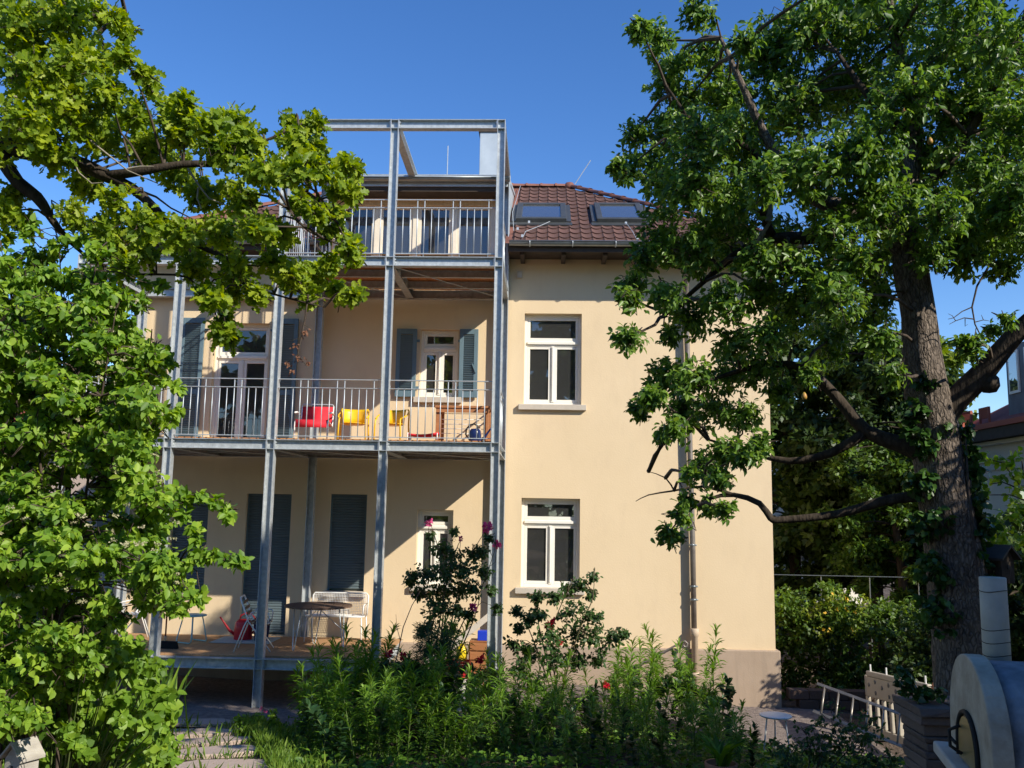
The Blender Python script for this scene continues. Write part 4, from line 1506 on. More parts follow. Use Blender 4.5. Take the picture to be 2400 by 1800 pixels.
def awning_rod():
    t = thing('crank_rod', 'thin grey crank rod with black grip hanging from the upper frame', 'crank rod', (-5.55, 14.6, Z2 - 0.155))
    m = MB(); m.tube([(0, 0, 0.0), (0.004, 0, -1.15)], 0.012, 6); m.build('rod', M_WMETAL, t, True)
    g = MB(); g.tube([(0.004, 0, -1.0), (0.006, 0, -1.27)], 0.02, 8); g.build('grip', M_DARK, t, True)


awning_rod()

# crates and boxes below the rose, between the last two columns
def crates():
    g0 = gz(-1.25, 14.2) + 0.02
    w = MB(); w.box(-1.62, -0.92, 14.02, 14.5, g0, 0.44)
    w.box(-1.66, -0.90, 14.0, 14.54, 0.445, 0.50)
    tag(w.build('storage_box', M_WHITE, None, False, 0.015), 'white lidded storage box under the red crate by the last column', 'box')
    t = thing('drinks_crate', 'red plastic drinks crate with white lettering on the white box', 'crate', (-1.27, 14.22, 0.503))
    b = MB()
    for x0, x1, y0, y1 in ((-0.17, 0.17, -0.13, -0.115), (-0.17, 0.17, 0.115, 0.13), (-0.17, -0.155, -0.113, 0.113), (0.155, 0.17, -0.113, 0.113)):
        b.box(x0, x1, y0, y1, 0.0, 0.17)
        if y1 - y0 > 0.1:
            b.box(x0, x1, y0, y1, 0.21, 0.25)
        else:
            b.box(x0, x1, y0, y1, 0.215, 0.25); b.box(x0, x0 + 0.08, y0, y1, 0.171, 0.2145); b.box(x1 - 0.08, x1, y0, y1, 0.171, 0.2145)
    b.box(-0.154, 0.154, -0.114, 0.114, 0.0, 0.012)
    b.build('shell', M_REDP, t)
    tc = bpy.data.curves.new('lettering', 'FONT'); tc.body = 'lololubt\nlun'; tc.size = 0.075; tc.align_x = 'CENTER'; tc.extrude = 0.001; tc.space_line = 0.8
    tmp = bpy.data.objects.new('lettering', tc); col.objects.link(tmp)
    dg = bpy.context.evaluated_depsgraph_get(); dg.update()
    lm = bpy.data.meshes.new_from_object(tmp.evaluated_get(dg)); bpy.data.objects.remove(tmp)
    lm.materials.clear(); lm.materials.append(M_WHITE)
    link('lettering', lm, t, loc=(0.02, -0.1325, 0.10), rot=(math.radians(90), 0, 0))
    y = thing('jerry_can', 'yellow plastic watering jug standing on the red crate', 'jug', (-1.24, 14.25, 0.757))
    b = MB(); b.lathe([(0.075, 0), (0.085, 0.01), (0.088, 0.15), (0.06, 0.20), (0.03, 0.22), (0.03, 0.245), (0, 0.245)], 14, (0, 0, 0), 1, 0.75); b.build('body', M_YELLP, y, True)
    h = MB(); h.tube([(0.03, 0, 0.225), (0.09, 0, 0.235), (0.115, 0, 0.17), (0.085, 0, 0.09)], 0.010, 7); h.build('handle', M_YELLP, y, True)
    c = thing('wooden_crate', 'brown wooden slatted crate beside the last column', 'crate', (-0.98, 14.62, gz(-1, 14.6) + 0.02))
    for k in range(7):
        for yy, ax in ((-0.16, 0), (0.16, 0)):
            s = MB(); s.box(-0.15, 0.15, yy - 0.008, yy + 0.008, 0.02 + k * 0.14, 0.14 + k * 0.14); s.build('slat', M_BROWNW, c)
        for xx in (-0.16, 0.16):
            s = MB(); s.box(xx - 0.008, xx + 0.008, -0.15, 0.15, 0.02 + k * 0.14, 0.14 + k * 0.14); s.build('slat', M_BROWNW, c)
    for sx in (-1, 1):
        for sy in (-1, 1):
            p = MB(); p.box(0.145 * sx - 0.012, 0.145 * sx + 0.012, 0.145 * sy - 0.006, 0.145 * sy + 0.006, 0.0, 1.0); p.build('corner_post', M_BROWNW, c)
    sh = MB(); sh.box(-0.15, 0.15, -0.15, 0.15, 0.985, 1.0); sh.build('top_shelf', M_BROWNW, c)
    bb = MB(); bb.box(-1.02, -0.86, 14.5, 14.66, gz(-1, 14.6) + 1.022, gz(-1, 14.6) + 1.17)
    tag(bb.build('blue_carton', M_BLUEP, None, False, 0.008), 'small bright blue box on top of the wooden crate', 'box')
    bl = MB(); bl.bar((-1.75, 15.9, 0.55), (-0.80, 16.02, 1.34), 0.035, 0.10, (0, 1, 0))
    bl.bar((-2.05, 15.9, 0.45), (-1.75, 15.9, 0.55), 0.035, 0.10, (0, 1, 0))
    tag(bl.build('leaning_board', M_SILL, None), 'grey timber board leaning at a slant against the wall', 'board')


crates()

# ------------------------------------------------------------------ right-hand side of the garden
def pizza_oven():
    base = Vector((2.84, 4.885, gz(2.84, 4.885)))
    t = thing('garden_oven', 'grey domed garden oven with a round white chimney and small arched door', 'oven', base, math.radians(-103))
    zt = 0.86
    b = MB(); b.box(-0.52, 0.58, -0.60, 0.55, 0, zt - 0.07); b.build('base', M_OVENB, t, False, 0.02)
    s = MB(); s.box(-0.60, 0.64, -0.68, 0.58, zt - 0.066, zt); s.build('shelf', M_OVENS, t, False, 0.012)
    # barrel vault
    v = MB(); n = 22
    prof = [(-0.47, 0.0)] + [(-0.47 * math.cos(math.pi * k / n), 0.02 + 0.53 * math.sin(math.pi * k / n) ** 0.7) for k in range(n + 1)] + [(0.47, 0.0)]
    q = len(prof)
    rows = [(-0.50, 0.97), (-0.46, 1.0), (-0.15, 1.01), (0.2, 1.0), (0.42, 0.96), (0.52, 0.80)]
    V = []
    for y, sc in rows:
        for x, z in prof:
            V.append((x * sc * (1 + 0.015 * (rnd.random() - .5)), y, zt + 0.003 + z * sc))
    F4 = [(r * q + k, r * q + k + 1, (r + 1) * q + k + 1, (r + 1) * q + k) for r in range(len(rows) - 1) for k in range(q - 1)]
    F4 += [tuple(range(q - 1, -1, -1)), tuple((len(rows) - 1) * q + k for k in range(q))]
    v.add(V, F4); v.build('vault', M_OVEN, t, True)
    f = MB()
    fp = [(x * 1.05, z * 1.05 + 0.0) for x, z in prof]
    f.add([(x, -0.60, zt + 0.003 + z) for x, z in fp] + [(x, -0.503, zt + 0.003 + z) for x, z in fp], [tuple(range(q - 1, -1, -1)), tuple(range(q, 2 * q))] + [(k, k + 1, q + k + 1, q + k) for k in range(q - 1)])
    f.build('front', M_OVENF, t, False, 0.01)
    d = MB(); dn = 14
    dp = [(-0.20, 0.0)] + [(-0.20 * math.cos(math.pi * k / dn), 0.07 + 0.17 * math.sin(math.pi * k / dn)) for k in range(dn + 1)] + [(0.20, 0.0)]
    dq = len(dp)
    d.add([(x, -0.615, zt + 0.02 + z) for x, z in dp] + [(x, -0.602, zt + 0.02 + z) for x, z in dp], [tuple(range(dq - 1, -1, -1))] + [(k, k + 1, dq + k + 1, dq + k) for k in range(dq - 1)])
    d.build('door', M_OVEND, t)
    r = MB(); r.tube([(x * 1.12, -0.612, zt + 0.02 + z * 1.1) for x, z in dp], 0.013, 8); r.build('door_rim', M_DARK, t, True)
    h = MB(); h.tube([(-0.12, -0.62, zt + 0.19), (-0.14, -0.67, zt + 0.16), (-0.13, -0.67, zt + 0.08), (-0.10, -0.62, zt + 0.05)], 0.010, 7); h.tube([(-0.18, -0.665, zt + 0.12), (-0.06, -0.655, zt + 0.11)], 0.009, 7); h.build('door_handle', M_DARK, t, True)
    p = MB(); p.lathe([(0.072, 0.36), (0.070, 0.97), (0.066, 0.975), (0.058, 0.975), (0.056, 0.8), (0, 0.79)], 24, (-0.29, -0.38, zt)); p.build('chimney', M_OVENC, t, True)
    for z in (0.55, 0.62, 0.69, 0.90):
        w = MB(); w.tube([(-0.29 + 0.0725 * math.cos(a), -0.38 + 0.0725 * math.sin(a), zt + z + 0.006 * math.sin(2 * a)) for a in [2 * math.pi * k / 20 for k in range(21)]], 0.002, 4, False)
        w.build('chimney_wire', M_DARK, t)


M_OVEN = mat('oven_render', (0.12, 0.135, 0.155), (0.30, 0.32, 0.34), 0.9, 0, 6, 0.5, 30, dist=0.02)
M_OVENF = mat('oven_front', (0.27, 0.23, 0.17), (0.48, 0.43, 0.34), 0.9, 0, 5, 0.3, 40)
M_OVENB = mat('oven_base', (0.24, 0.21, 0.18), (0.33, 0.30, 0.26), 0.9, 0, 5, 0.4, 25)
M_OVENS = mat('oven_shelf', (0.42, 0.39, 0.34), (0.50, 0.47, 0.42), 0.85, 0, 5)
M_OVEND = mat('oven_door', (0.30, 0.24, 0.12), (0.40, 0.33, 0.18), 0.35, 0.6, 6)
M_OVENC = mat('oven_chimney', (0.40, 0.38, 0.32), (0.52, 0.50, 0.43), 0.85, 0, 5, 0.2, 50)
pizza_oven()


def stone_pillar():
    x, y = 2.86, 6.75
    t = thing('stone_stack', 'pillar of stacked dark flat stones beside the oven', 'stone pillar', (x, y, gz(x, y)))
    z = 0.0
    ht = 1.70 - gz(x, y)
    i = 0
    while z < ht:
        h = 0.045 + 0.035 * rnd.random()
        n = rnd.choice((1, 2, 2))
        w = 0.42 if z < ht - 0.12 else 0.50
        xs = -w / 2
        for k in range(n):
            ww = w / n * (0.97 + 0.05 * rnd.random())
            m = MB()
            jx, jy = (rnd.random() - .5) * 0.03, (rnd.random() - .5) * 0.04
            m.box(xs + k * w / n + jx, xs + k * w / n + jx + ww, -w / 2 + jy, w / 2 + jy, z, z + h - 0.004)
            vs = [(vx + (rnd.random() - .5) * 0.02, vy + (rnd.random() - .5) * 0.03, vz + (rnd.random() - .5) * 0.004) for vx, vy, vz in m.v]
            m.v = vs
            m.build('stone', M_STACK, t, False, 0.008)
        z += h
        i += 1


M_STACK = rand_mat('stack_stone', (0.09, 0.065, 0.055), (0.19, 0.14, 0.12), 0.9, 0.5, 30)
stone_pillar()


def barrier():
    A, B = Vector((5.02, 14.5, gz(5.0, 14.5))), Vector((5.16, 12.35, gz(5.1, 12.3) + 0.06))
    # stands roughly end-on, so build it in its own frame
    d = (B - A); L = Vector((d.x, d.y, 0)).length
    ang = math.atan2(d.y, d.x)
    t = thing('site_barrier', 'cream plastic site barrier panel with round holes standing by the hedge', 'barrier', A, ang)
    t.rotation_euler = (0, -0.08, ang)
    H = 1.0
    m = MB()
    th = 0.025
    def bx(x0, x1, z0, z1, e=0.0):
        m.box(x0, x1, -th - e, th + e, z0, z1)
    bx(0.06, L - 0.06, 0.62, H - 0.08); bx(0.10, L - 0.10, H - 0.079, H, 0.012)
    bx(0.0, 0.10, 0.08, 0.619); bx(L - 0.10, L, 0.08, 0.619); bx(0.0, 0.059, 0.62, 0.93); bx(L - 0.059, L, 0.62, 0.93)
    bx(0.101, L - 0.101, 0.10, 0.20)
    k = 0.32
    while k < L - 0.2:
        bx(k, k + 0.07, 0.201, 0.619); k += 0.24
    bx(L / 2 - 0.05, L / 2 + 0.05, 0.201, 0.618, 0.008)
    m.build('panel', M_BARR, t, False, 0.015)
    for i in range(9):
        x = 0.16 + (L - 0.32) * i / 8
        for z in ((0.86, 0.70) if i % 2 else (0.80,)):
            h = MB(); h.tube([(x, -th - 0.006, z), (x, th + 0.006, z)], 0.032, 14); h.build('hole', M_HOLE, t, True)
    for x in (0.2, L * 0.35, L * .62, L - 0.2):
        p = MB(); p.tube([(x, 0, H), (x, 0, H + 0.10)], 0.012, 6); p.build('lug', M_WMETAL, t)
    for x in (0.2, L - 0.2):
        f = MB(); f.box(x - 0.05, x + 0.05, -0.28, 0.28, 0.0, 0.075); f.build('foot', M_DARK, t, False, 0.01)


M_BARR = mat('cream_plastic', (0.44, 0.38, 0.29), (0.50, 0.44, 0.34), 0.5, 0, 3)
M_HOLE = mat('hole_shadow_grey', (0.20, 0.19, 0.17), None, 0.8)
barrier()


def ladder():
    a = Vector((4.02, 13.3, 0.66)); b = Vector((4.72, 12.35, 0.50))
    c = Vector((3.93, 13.15, 0.43))
    off = c - a
    off = off.normalized() * 0.42
    t = thing('ladder', 'aluminium ladder propped on its side in front of the hedge', 'ladder', (a.x, a.y, gz(a.x, a.y)))
    d = (b - a)
    Lx = 1.9
    d = d.normalized() * Lx
    a = a - d * 0.08
    for o in (Vector((0, 0, 0)), off):
        m = MB(); m.bar(a + o, a + o + d, 0.04, 0.02, off); m.wbuild('rail', M_ALU, t, False, 0.003)
    for k in range(8):
        p = a + d * (0.07 + k * 0.122)
        m = MB(); m.tube([p, p + off], 0.014, 6); m.wbuild('rung', M_ALU, t, True)


M_ALU = mat('aluminium', (0.28, 0.255, 0.22), (0.38, 0.35, 0.31), 0.4, 0.6, 8)
ladder()


def garden_table():
    x, y = 3.03, 12.2
    t = thing('garden_side_table', 'small round white metal side table on the paving by the wall', 'table', (x, y, gz(x, y)))
    h = 0.49 - gz(x, y)
    s = MB(); s.lathe([(0, h - 0.02), (0.19, h - 0.02), (0.205, h - 0.012), (0.205, h), (0.195, h + 0.004), (0, h + 0.002)], 28); s.build('top', M_WMETAL, t, True)
    for k in range(3):
        a = math.radians(80 + 120 * k)
        m = MB(); m.tube([(0.13 * math.cos(a), 0.13 * math.sin(a), h - 0.02), (0.20 * math.cos(a), 0.20 * math.sin(a), 0)], 0.010, 7); m.build('leg', M_WMETAL, t, True)


garden_table()


def pot(x, y, z, r, h, label, name='flower_pot'):
    t = thing(name, label, 'flower pot', (x, y, z))
    b = MB(); b.lathe([(r * 0.68, 0), (r * 0.9, h * 0.72), (r, h * 0.72), (r * 1.02, h), (r * 0.9, h), (r * 0.82, h * 0.86), (0, h * 0.84)], 24); b.build('pot', M_TERRA, t, True)
    s = MB(); s.lathe([(0, h * 0.85), (r * 0.84, h * 0.85)], 20); s.build('earth', M_GROUND, t)
    return t


M_TERRA = mat('terracotta', (0.40, 0.15, 0.075), (0.50, 0.21, 0.11), 0.8, 0, 8, 0.2, 40)
pot(1.75, 9.2, gz(1.75, 9.2), 0.155, 0.66 - gz(1.75, 9.2), 'round terracotta pot among the dark plants in front of the house')


def lantern():
    x, y = 4.35, 10.2
    z = gz(x, y)
    t = thing('garden_lantern', 'orange clay garden lantern with slotted base behind the oven', 'lantern', (x, y, z))
    m = MB(); m.lathe([(0.05, 0), (0.05, 0.55)], 10); m.build('stand', M_DARK, t, True)
    b = MB(); b.lathe([(0.15, 0.80), (0.15, 0.88), (0.11, 0.98), (0.04, 1.04), (0.0, 1.05)], 18); b.build('hood', M_TERRA2, t, True)
    for k in range(8):
        a = 2 * math.pi * k / 8
        s = MB(); s.tube([(0.12 * math.cos(a), 0.12 * math.sin(a), 0.56), (0.14 * math.cos(a), 0.14 * math.sin(a), 0.80)], 0.022, 6); s.build('pillar', M_TERRA2, t, True)
    p = MB(); p.lathe([(0.0, 0.551), (0.13, 0.552), (0.14, 0.565), (0.0, 0.57)], 16); p.build('plate', M_TERRA2, t, True)


M_TERRA2 = mat('orange_clay', (0.62, 0.16, 0.06), (0.70, 0.22, 0.09), 0.7, 0, 8)
lantern()


def bird_house(x, y, zroof, rz, label, roofmat, wallmat, w=0.16, sc=1.0):
    z = gz(x, y)
    t = thing('bird_house', label, 'bird house', (x, y, z), rz)
    t.scale = (sc, sc, 1)
    h = zroof - z
    p = MB(); p.box(-0.03, 0.03, -0.03, 0.03, 0, h - 0.32); p.build('post', M_BARKD, t)
    b = MB(); prof = [(-w, h - 0.32), (w, h - 0.32), (w, h - 0.12), (0, h - 0.02), (-w, h - 0.12)]
    b.add([(x_, -0.12, z_) for x_, z_ in prof] + [(x_, 0.12, z_) for x_, z_ in prof], [(0, 1, 2, 3, 4), (9, 8, 7, 6, 5)] + [(i, 5 + i, 5 + (i + 1) % 5, (i + 1) % 5) for i in range(5)])
    b.build('box', wallmat, t, False, 0.004)
    for s in (-1, 1):
        r = MB(); r.prism((0.0, -0.16, 0), (0.0, 0.16, 0), [(0, 0), (0, 0.02), (s * (w + 0.05), -0.092), (s * (w + 0.05), -0.112)] if s < 0 else [(0, 0), (s * (w + 0.05), -0.112), (s * (w + 0.05), -0.092), (0, 0.02)], (1, 0, 0))
        r.v = [(a, b_, c + h - 0.015) for a, b_, c in r.v]
        r.build('roof_board', roofmat, t)
    q = MB(); q.tube([(0, -0.125, h - 0.18), (0, -0.118, h - 0.18)], 0.02, 12); q.build('entrance_hole', M_DARK, t)


M_WEATH = mat('weathered_board', (0.36, 0.33, 0.29), (0.48, 0.45, 0.40), 0.9, 0, 5, 0.3, 40, stretch=(1, 1, 6))
_b = at(56, 1733, 6.55)
bird_house(_b.x, 6.55, _b.z, math.radians(-24), 'weathered grey bird house half hidden in the lime green shrub', M_WEATH, M_WEATH, 0.13, 0.62)
bird_house(3.87, 7.98, 2.83, math.radians(35), 'dark bird house with pitched roof beside the pear trunk', M_SOFFIT, M_BARKD, 0.10)

# ------------------------------------------------------------------ trees and plants
ppm = lambda Y: F_PX / Y          # pixels per metre at distance Y


def bark_tube(pts, rs, n=18, ridge=0.12, seed=1):
    """trunk or limb with uneven, ridged bark, resampled smoothly"""
    r_ = random.Random(seed)
    P = [Vector(p) for p in pts]
    out, ro = [], []
    for i in range(len(P) - 1):
        p0, p1, p2, p3 = P[max(i - 1, 0)], P[i], P[i + 1], P[min(i + 2, len(P) - 1)]
        k = max(2, int((p2 - p1).length / 0.12))
        for j in range(k):
            t = j / k
            out.append(0.5 * ((2 * p1) + (p2 - p0) * t + (2 * p0 - 5 * p1 + 4 * p2 - p3) * t * t + (3 * p1 - p0 - 3 * p2 + p3) * t ** 3))
            ro.append(rs[i] + (rs[i + 1] - rs[i]) * t)
    out.append(P[-1]); ro.append(rs[-1])
    m = MB()
    m.tube(out, ro, n)
    ph = [r_.random() * 6.28 for _ in range(4)]
    cen = out
    V = []
    for i, c in enumerate(cen):
        for k in range(n):
            v = Vector(m.v[i * n + k])
            a = 2 * math.pi * k / n
            f = 1 + ridge * (0.45 * math.sin(3 * a + ph[0] + i * 0.10) + 0.35 * math.sin(5 * a + ph[1] - i * 0.16) + 0.6 * (r_.random() - 0.5))
            V.append(tuple(c + (v - c) * f))
    m.v = V
    return m, out


def px_clumps(lst, Y, dY, seed=3):
    """(px, py, radius px[, extra depth]) -> 3-D clumps spread in depth about Y"""
    r_ = random.Random(seed)
    res = []
    for e in lst:
        px, py, rp = e[:3]
        y = Y + (e[3] if len(e) > 3 else 0) + (r_.random() - 0.5) * dY
        c = at(px, py, y)
        res.append((c, rp / ppm(y)))
    return res


def connect(fol, limbs, c, r_=None, rad=0.014):
    """thin branch from the nearest point of the limbs to a clump"""
    best = min(limbs, key=lambda q: (q - c).length + 0.4 * abs(q.z - c.z))
    rad = min(rad, 0.003 + 0.012 * (best - c).length)
    mid = best.lerp(c, 0.5) + Vector((rnd.uniform(-.08, .08), rnd.uniform(-.08, .08), rnd.uniform(-.02, .12)))
    fol.tw.tube([best, best.lerp(mid, .6) + Vector((0, 0, .03)), mid, mid.lerp(c, .55), c], [rad * 1.5, rad * 1.25, rad, rad * .7, rad * .4], 5, False)


def pear_tree():
    Y = 8.0
    root = thing('pear_tree', 'large old pear tree with furrowed grey trunk and glossy leaves', 'tree', (at(2262, 1500, Y).x, Y, gz(3.7, Y)))
    t_pts = [(2272, 1660, 8.0), (2262, 1500, 8.0), (2240, 1300, 8.0), (2214, 1130, 8.0), (2192, 1000, 8.0), (2165, 860, 8.0), (2155, 740, 8.0), (2132, 620, 8.0), (2125, 480, 8.05), (2140, 330, 8.1), (2120, 180, 8.1), (2090, 40, 8.1), (2080, -120, 8.1)]
    pts = [at(*p) for p in t_pts]
    pts[0].z = gz(pts[0].x, 8) - 0.15
    rs = [0.29, 0.26, 0.235, 0.215, 0.20, 0.17, 0.145, 0.15, 0.085, 0.07, 0.055, 0.04, 0.02]
    m, o1 = bark_tube(pts, rs, 26, 0.13, 5)
    m.wbuild('trunk', M_BARK, root, True)
    limbs = [p for p in o1 if p.z > 4.2]
    low = []
    L = [([(2140, 610, 8.0), (2085, 540, 7.95), (2000, 490, 7.9), (1945, 480, 7.9), (1880, 440, 7.9), (1800, 330, 7.8), (1740, 200, 7.7), (1690, 90, 7.7)], [.13, .10, .085, .075, .06, .045, .03, .015]),
         ([(2000, 495, 7.9), (1920, 555, 8.0), (1810, 560, 8.1), (1720, 600, 8.2), (1650, 660, 8.3), (1560, 740, 8.4)], [.075, .065, .05, .04, .025, .012]),
         ([(1810, 558, 8.1), (1790, 500, 8.0), (1800, 430, 8.0), (1760, 350, 8.0), (1640, 300, 7.9), (1560, 200, 7.8)], [.045, .038, .032, .026, .02, .01]),
         ([(2200, 1075, 8.0), (2110, 1040, 8.1), (2030, 1010, 8.2), (1960, 930, 8.3), (1880, 860, 8.4), (1770, 860, 8.5), (1640, 900, 8.6)], [.11, .075, .06, .05, .04, .028, .012]),
         ([(2030, 1012, 8.2), (1950, 1060, 8.3), (1850, 1080, 8.4), (1760, 1060, 8.5), (1660, 1030, 8.6)], [.05, .04, .03, .02, .01]),
         ([(2212, 1160, 8.0), (2090, 1170, 8.1), (1960, 1205, 8.3), (1830, 1218, 8.4), (1806, 1214, 8.4), (1780, 1180, 8.4), (1720, 1160, 8.45), (1660, 1170, 8.5), (1600, 1210, 8.5), (1560, 1260, 8.55)], [.06, .045, .036, .032, .03, .027, .022, .014, .009, .005]),
         ([(1720, 1160, 8.45), (1650, 1140, 8.45), (1580, 1150, 8.45), (1520, 1160, 8.45), (1490, 1175, 8.45)], [.018, .012, .009, .006, .003]),
         ([(1580, 1150, 8.45), (1560, 1120, 8.45), (1520, 1105, 8.45)], [.008, .006, .003]),
         ([(2200, 985, 8.0), (2245, 935, 7.95), (2300, 880, 7.85), (2350, 820, 7.75), (2400, 765, 7.65), (2480, 690, 7.5), (2560, 560, 7.3)], [.13, .105, .10, .085, .075, .07, .04]),
         ([(2125, 480, 8.05), (2220, 380, 7.9), (2310, 250, 7.7), (2380, 120, 7.6)], [.06, .05, .035, .02]),
         ([(2140, 330, 8.1), (2040, 230, 8.0), (1960, 120, 8.0)], [.05, .035, .015]),
         ([(2480, 690, 7.5), (2600, 500, 7.2), (2700, 350, 7.0)], [.05, .035, .02])]
    for k, (pp, rr) in enumerate(L):
        m, o = bark_tube([at(*p) for p in pp], rr, 12, 0.12, 20 + k)
        m.wbuild('branch', M_BARKD if k not in (0,) else M_BARK, root, True)
        if k in (5, 6, 7):
            low += o
        else:
            limbs += o
    burl = MB()
    c = at(2318, 895, 7.83)
    burl.lathe([(0.0, -0.10), (0.055, -0.09), (0.085, -0.04), (0.08, 0.03), (0.04, 0.08), (0, 0.09)], 14, c)
    burl.wbuild('burl', M_BARKD, root, True)
    # pale dead stubs inside the crown and the hanging twig on the right
    tw = MB()
    for pp in ([(1800, 520), (1808, 480), (1800, 430), (1806, 400)], [(1770, 590), (1785, 550), (1805, 520)]):
        tw.tube([at(x, y, 7.75) for x, y in pp], [.028, .022, .015, .006][:len(pp)], 7, False)
    tw.wbuild('dead_stub', M_TWIGP, root, True)['kind'] = 'stuff'
    hg = MB()
    for pp, r0 in (([(2320, 620), (2290, 670), (2278, 720), (2285, 760), (2300, 790), (2312, 810)], .010), ([(2278, 720), (2255, 730), (2235, 745), (2222, 748)], .006), ([(2283, 748), (2260, 745), (2240, 752), (2225, 760)], .006), ([(2285, 755), (2305, 750), (2318, 752)], .005), ([(2240, 752), (2232, 740), (2222, 735)], .004), ([(2262, 747), (2262, 765), (2268, 760)], .004), ([(2305, 750), (2300, 738)], .004)):
        hg.tube([at(x, y, 7.7) for x, y in pp], [r0 * (1 - .6 * i / (len(pp) - 1)) for i in range(len(pp))], 5, False)
    hg.wbuild('bare_twig', M_TWIG, root, True)['kind'] = 'stuff'
    cl = [(2060, 800, 45), (2090, 880, 34), (2060, 690, 45), (1950, 540, 60), (2010, 600, 55), (1900, 640, 60), (1840, 550, 60), (1750, 540, 60), (2075, 590, 50), (1960, 665, 55), (1660, 540, 60), (2250, 560, 60), (2180, 600, 45), (2380, 500, 70), (2050, 440, 80), (1930, 470, 70), (1560, 195, 48), (1610, 235, 48), (1545, 95, 62), (1500, 65, 34), (1640, 30, 48), (1590, 150, 55), (1660, 120, 55), (1700, 215, 85), (1800, 120, 90), (1745, 95, 40), (1890, 60, 105), (1990, 50, 100), (2110, 45, 110), (2240, 90, 115), (2345, 110, 110),
          (1630, 320, 95), (1560, 300, 60), (1490, 310, 45), (1470, 395, 42), (1445, 385, 22), (1530, 380, 65), (1735, 320, 100), (1860, 240, 115), (1990, 200, 115), (2130, 220, 120), (2280, 240, 120), (2385, 280, 100),
          (1555, 430, 60), (1620, 430, 85), (1700, 470, 85), (1790, 420, 85), (1895, 390, 100), (2020, 350, 105), (2165, 370, 110), (2300, 400, 110), (2400, 430, 90),
          (1560, 545, 75), (1620, 590, 70), (1700, 585, 65), (1780, 610, 60), (1510, 600, 45), (2060, 500, 85), (1960, 590, 60), (2205, 500, 95), (2330, 530, 90), (2400, 560, 70), (2260, 600, 60), (2350, 620, 45),
          (1480, 665, 45), (1470, 700, 35), (1475, 790, 42), (1560, 690, 50), (1620, 740, 65), (1570, 780, 30), (1700, 700, 60), (1780, 680, 60), (1850, 620, 60), (1860, 720, 75), (1960, 690, 75), (2030, 640, 65), (2040, 740, 60), (1940, 800, 65),
          (1560, 880, 55), (1500, 955, 30), (1530, 930, 38), (1620, 890, 60), (1700, 870, 60), (1780, 860, 60), (1600, 960, 48), (1670, 960, 55), (1740, 970, 50), (1830, 920, 40), (1900, 870, 30), (1800, 790, 55), (1720, 800, 50), (1580, 1000, 30), (1555, 1015, 22),
          (1650, 1080, 40), (1700, 1050, 40), (1740, 1060, 35), (1690, 1120, 34), (1620, 1110, 25), (1660, 1185, 28), (1700, 1190, 22), (1600, 1200, 26), (1565, 1245, 20), (1580, 1255, 16), (1610, 1170, 22), (1780, 1040, 35),
          (2255, 800, 22), (2285, 805, 24), (2270, 830, 16), (2330, 770, 14), (2360, 750, 14)]
    off = [(2490, 150, 150), (2470, 360, 130), (2440, -110, 160), (2260, -110, 160), (2060, -110, 150), (2500, 540, 120)]
    fol = Foliage()
    for c, r in px_clumps(cl, Y, 1.9, 4) + px_clumps([(a, b, r * .75) for a, b, r in cl if r > 84], Y, 2.6, 5):
        n = int(24 + 800 * r * r) if r > 0.12 else int(12 + 900 * r * r)
        fol.clump(c, (r * 1.08, r * 1.2, r), n, 9, 0.066, 0.55, 0.15, 0.54, 0.25, 0.9)
        if r > 0.08:
            connect(fol, low if c.z < 3.75 else limbs, c)
    for c, r in px_clumps(off, 7.4, 2.6, 6):
        fol.clump(c, (r, r * 1.3, r), int(220 * r * r) + 20, 9, 0.10, 0.5, 0.2, 0.45, 0.2, 0.9, trad=0.005)
        connect(fol, limbs, c)
    # unseen crown clumps added past the right-hand limb to shade the bed
    for x, y, z, r in ((5.4, 6.8, 5.0, .55), (6.2, 6.6, 5.2, .6), (5.9, 6.2, 4.4, .6), (6.8, 6.6, 4.8, .7), (7.4, 6.2, 5.4, .7), (6.6, 5.8, 5.3, .6), (7.2, 6.9, 4.2, .7), (5.3, 6.0, 4.2, .5), (8.0, 6.5, 5.0, .7)):
        fol.clump((x, y, z), r, 110, 9, .10, .5, .2, .45, .2, .9)
        connect(fol, limbs, Vector((x, y, z)))
    fol.build('foliage', T_PEAR, L_PEAR, root, 300, M_TWIG)
    pr = MB(); pr.lathe([(0, -0.03), (0.018, -0.026), (0.024, -0.008), (0.018, 0.014), (0.009, 0.028), (0, 0.034)], 10)
    me = pr.mesh('pear', M_PEARF, True)
    for px, py in ((1855, 388), (1905, 385), (2010, 407), (2210, 445), (2345, 432), (1885, 928), (1835, 398), (2305, 390), (2180, 330), (2120, 260)):
        link('pear', me, root, loc=at(px, py, 7.5), world=True)


M_PEARF = mat('pear_fruit', (0.38, 0.30, 0.05), (0.48, 0.22, 0.06), 0.5, 0, 20)
pear_tree()


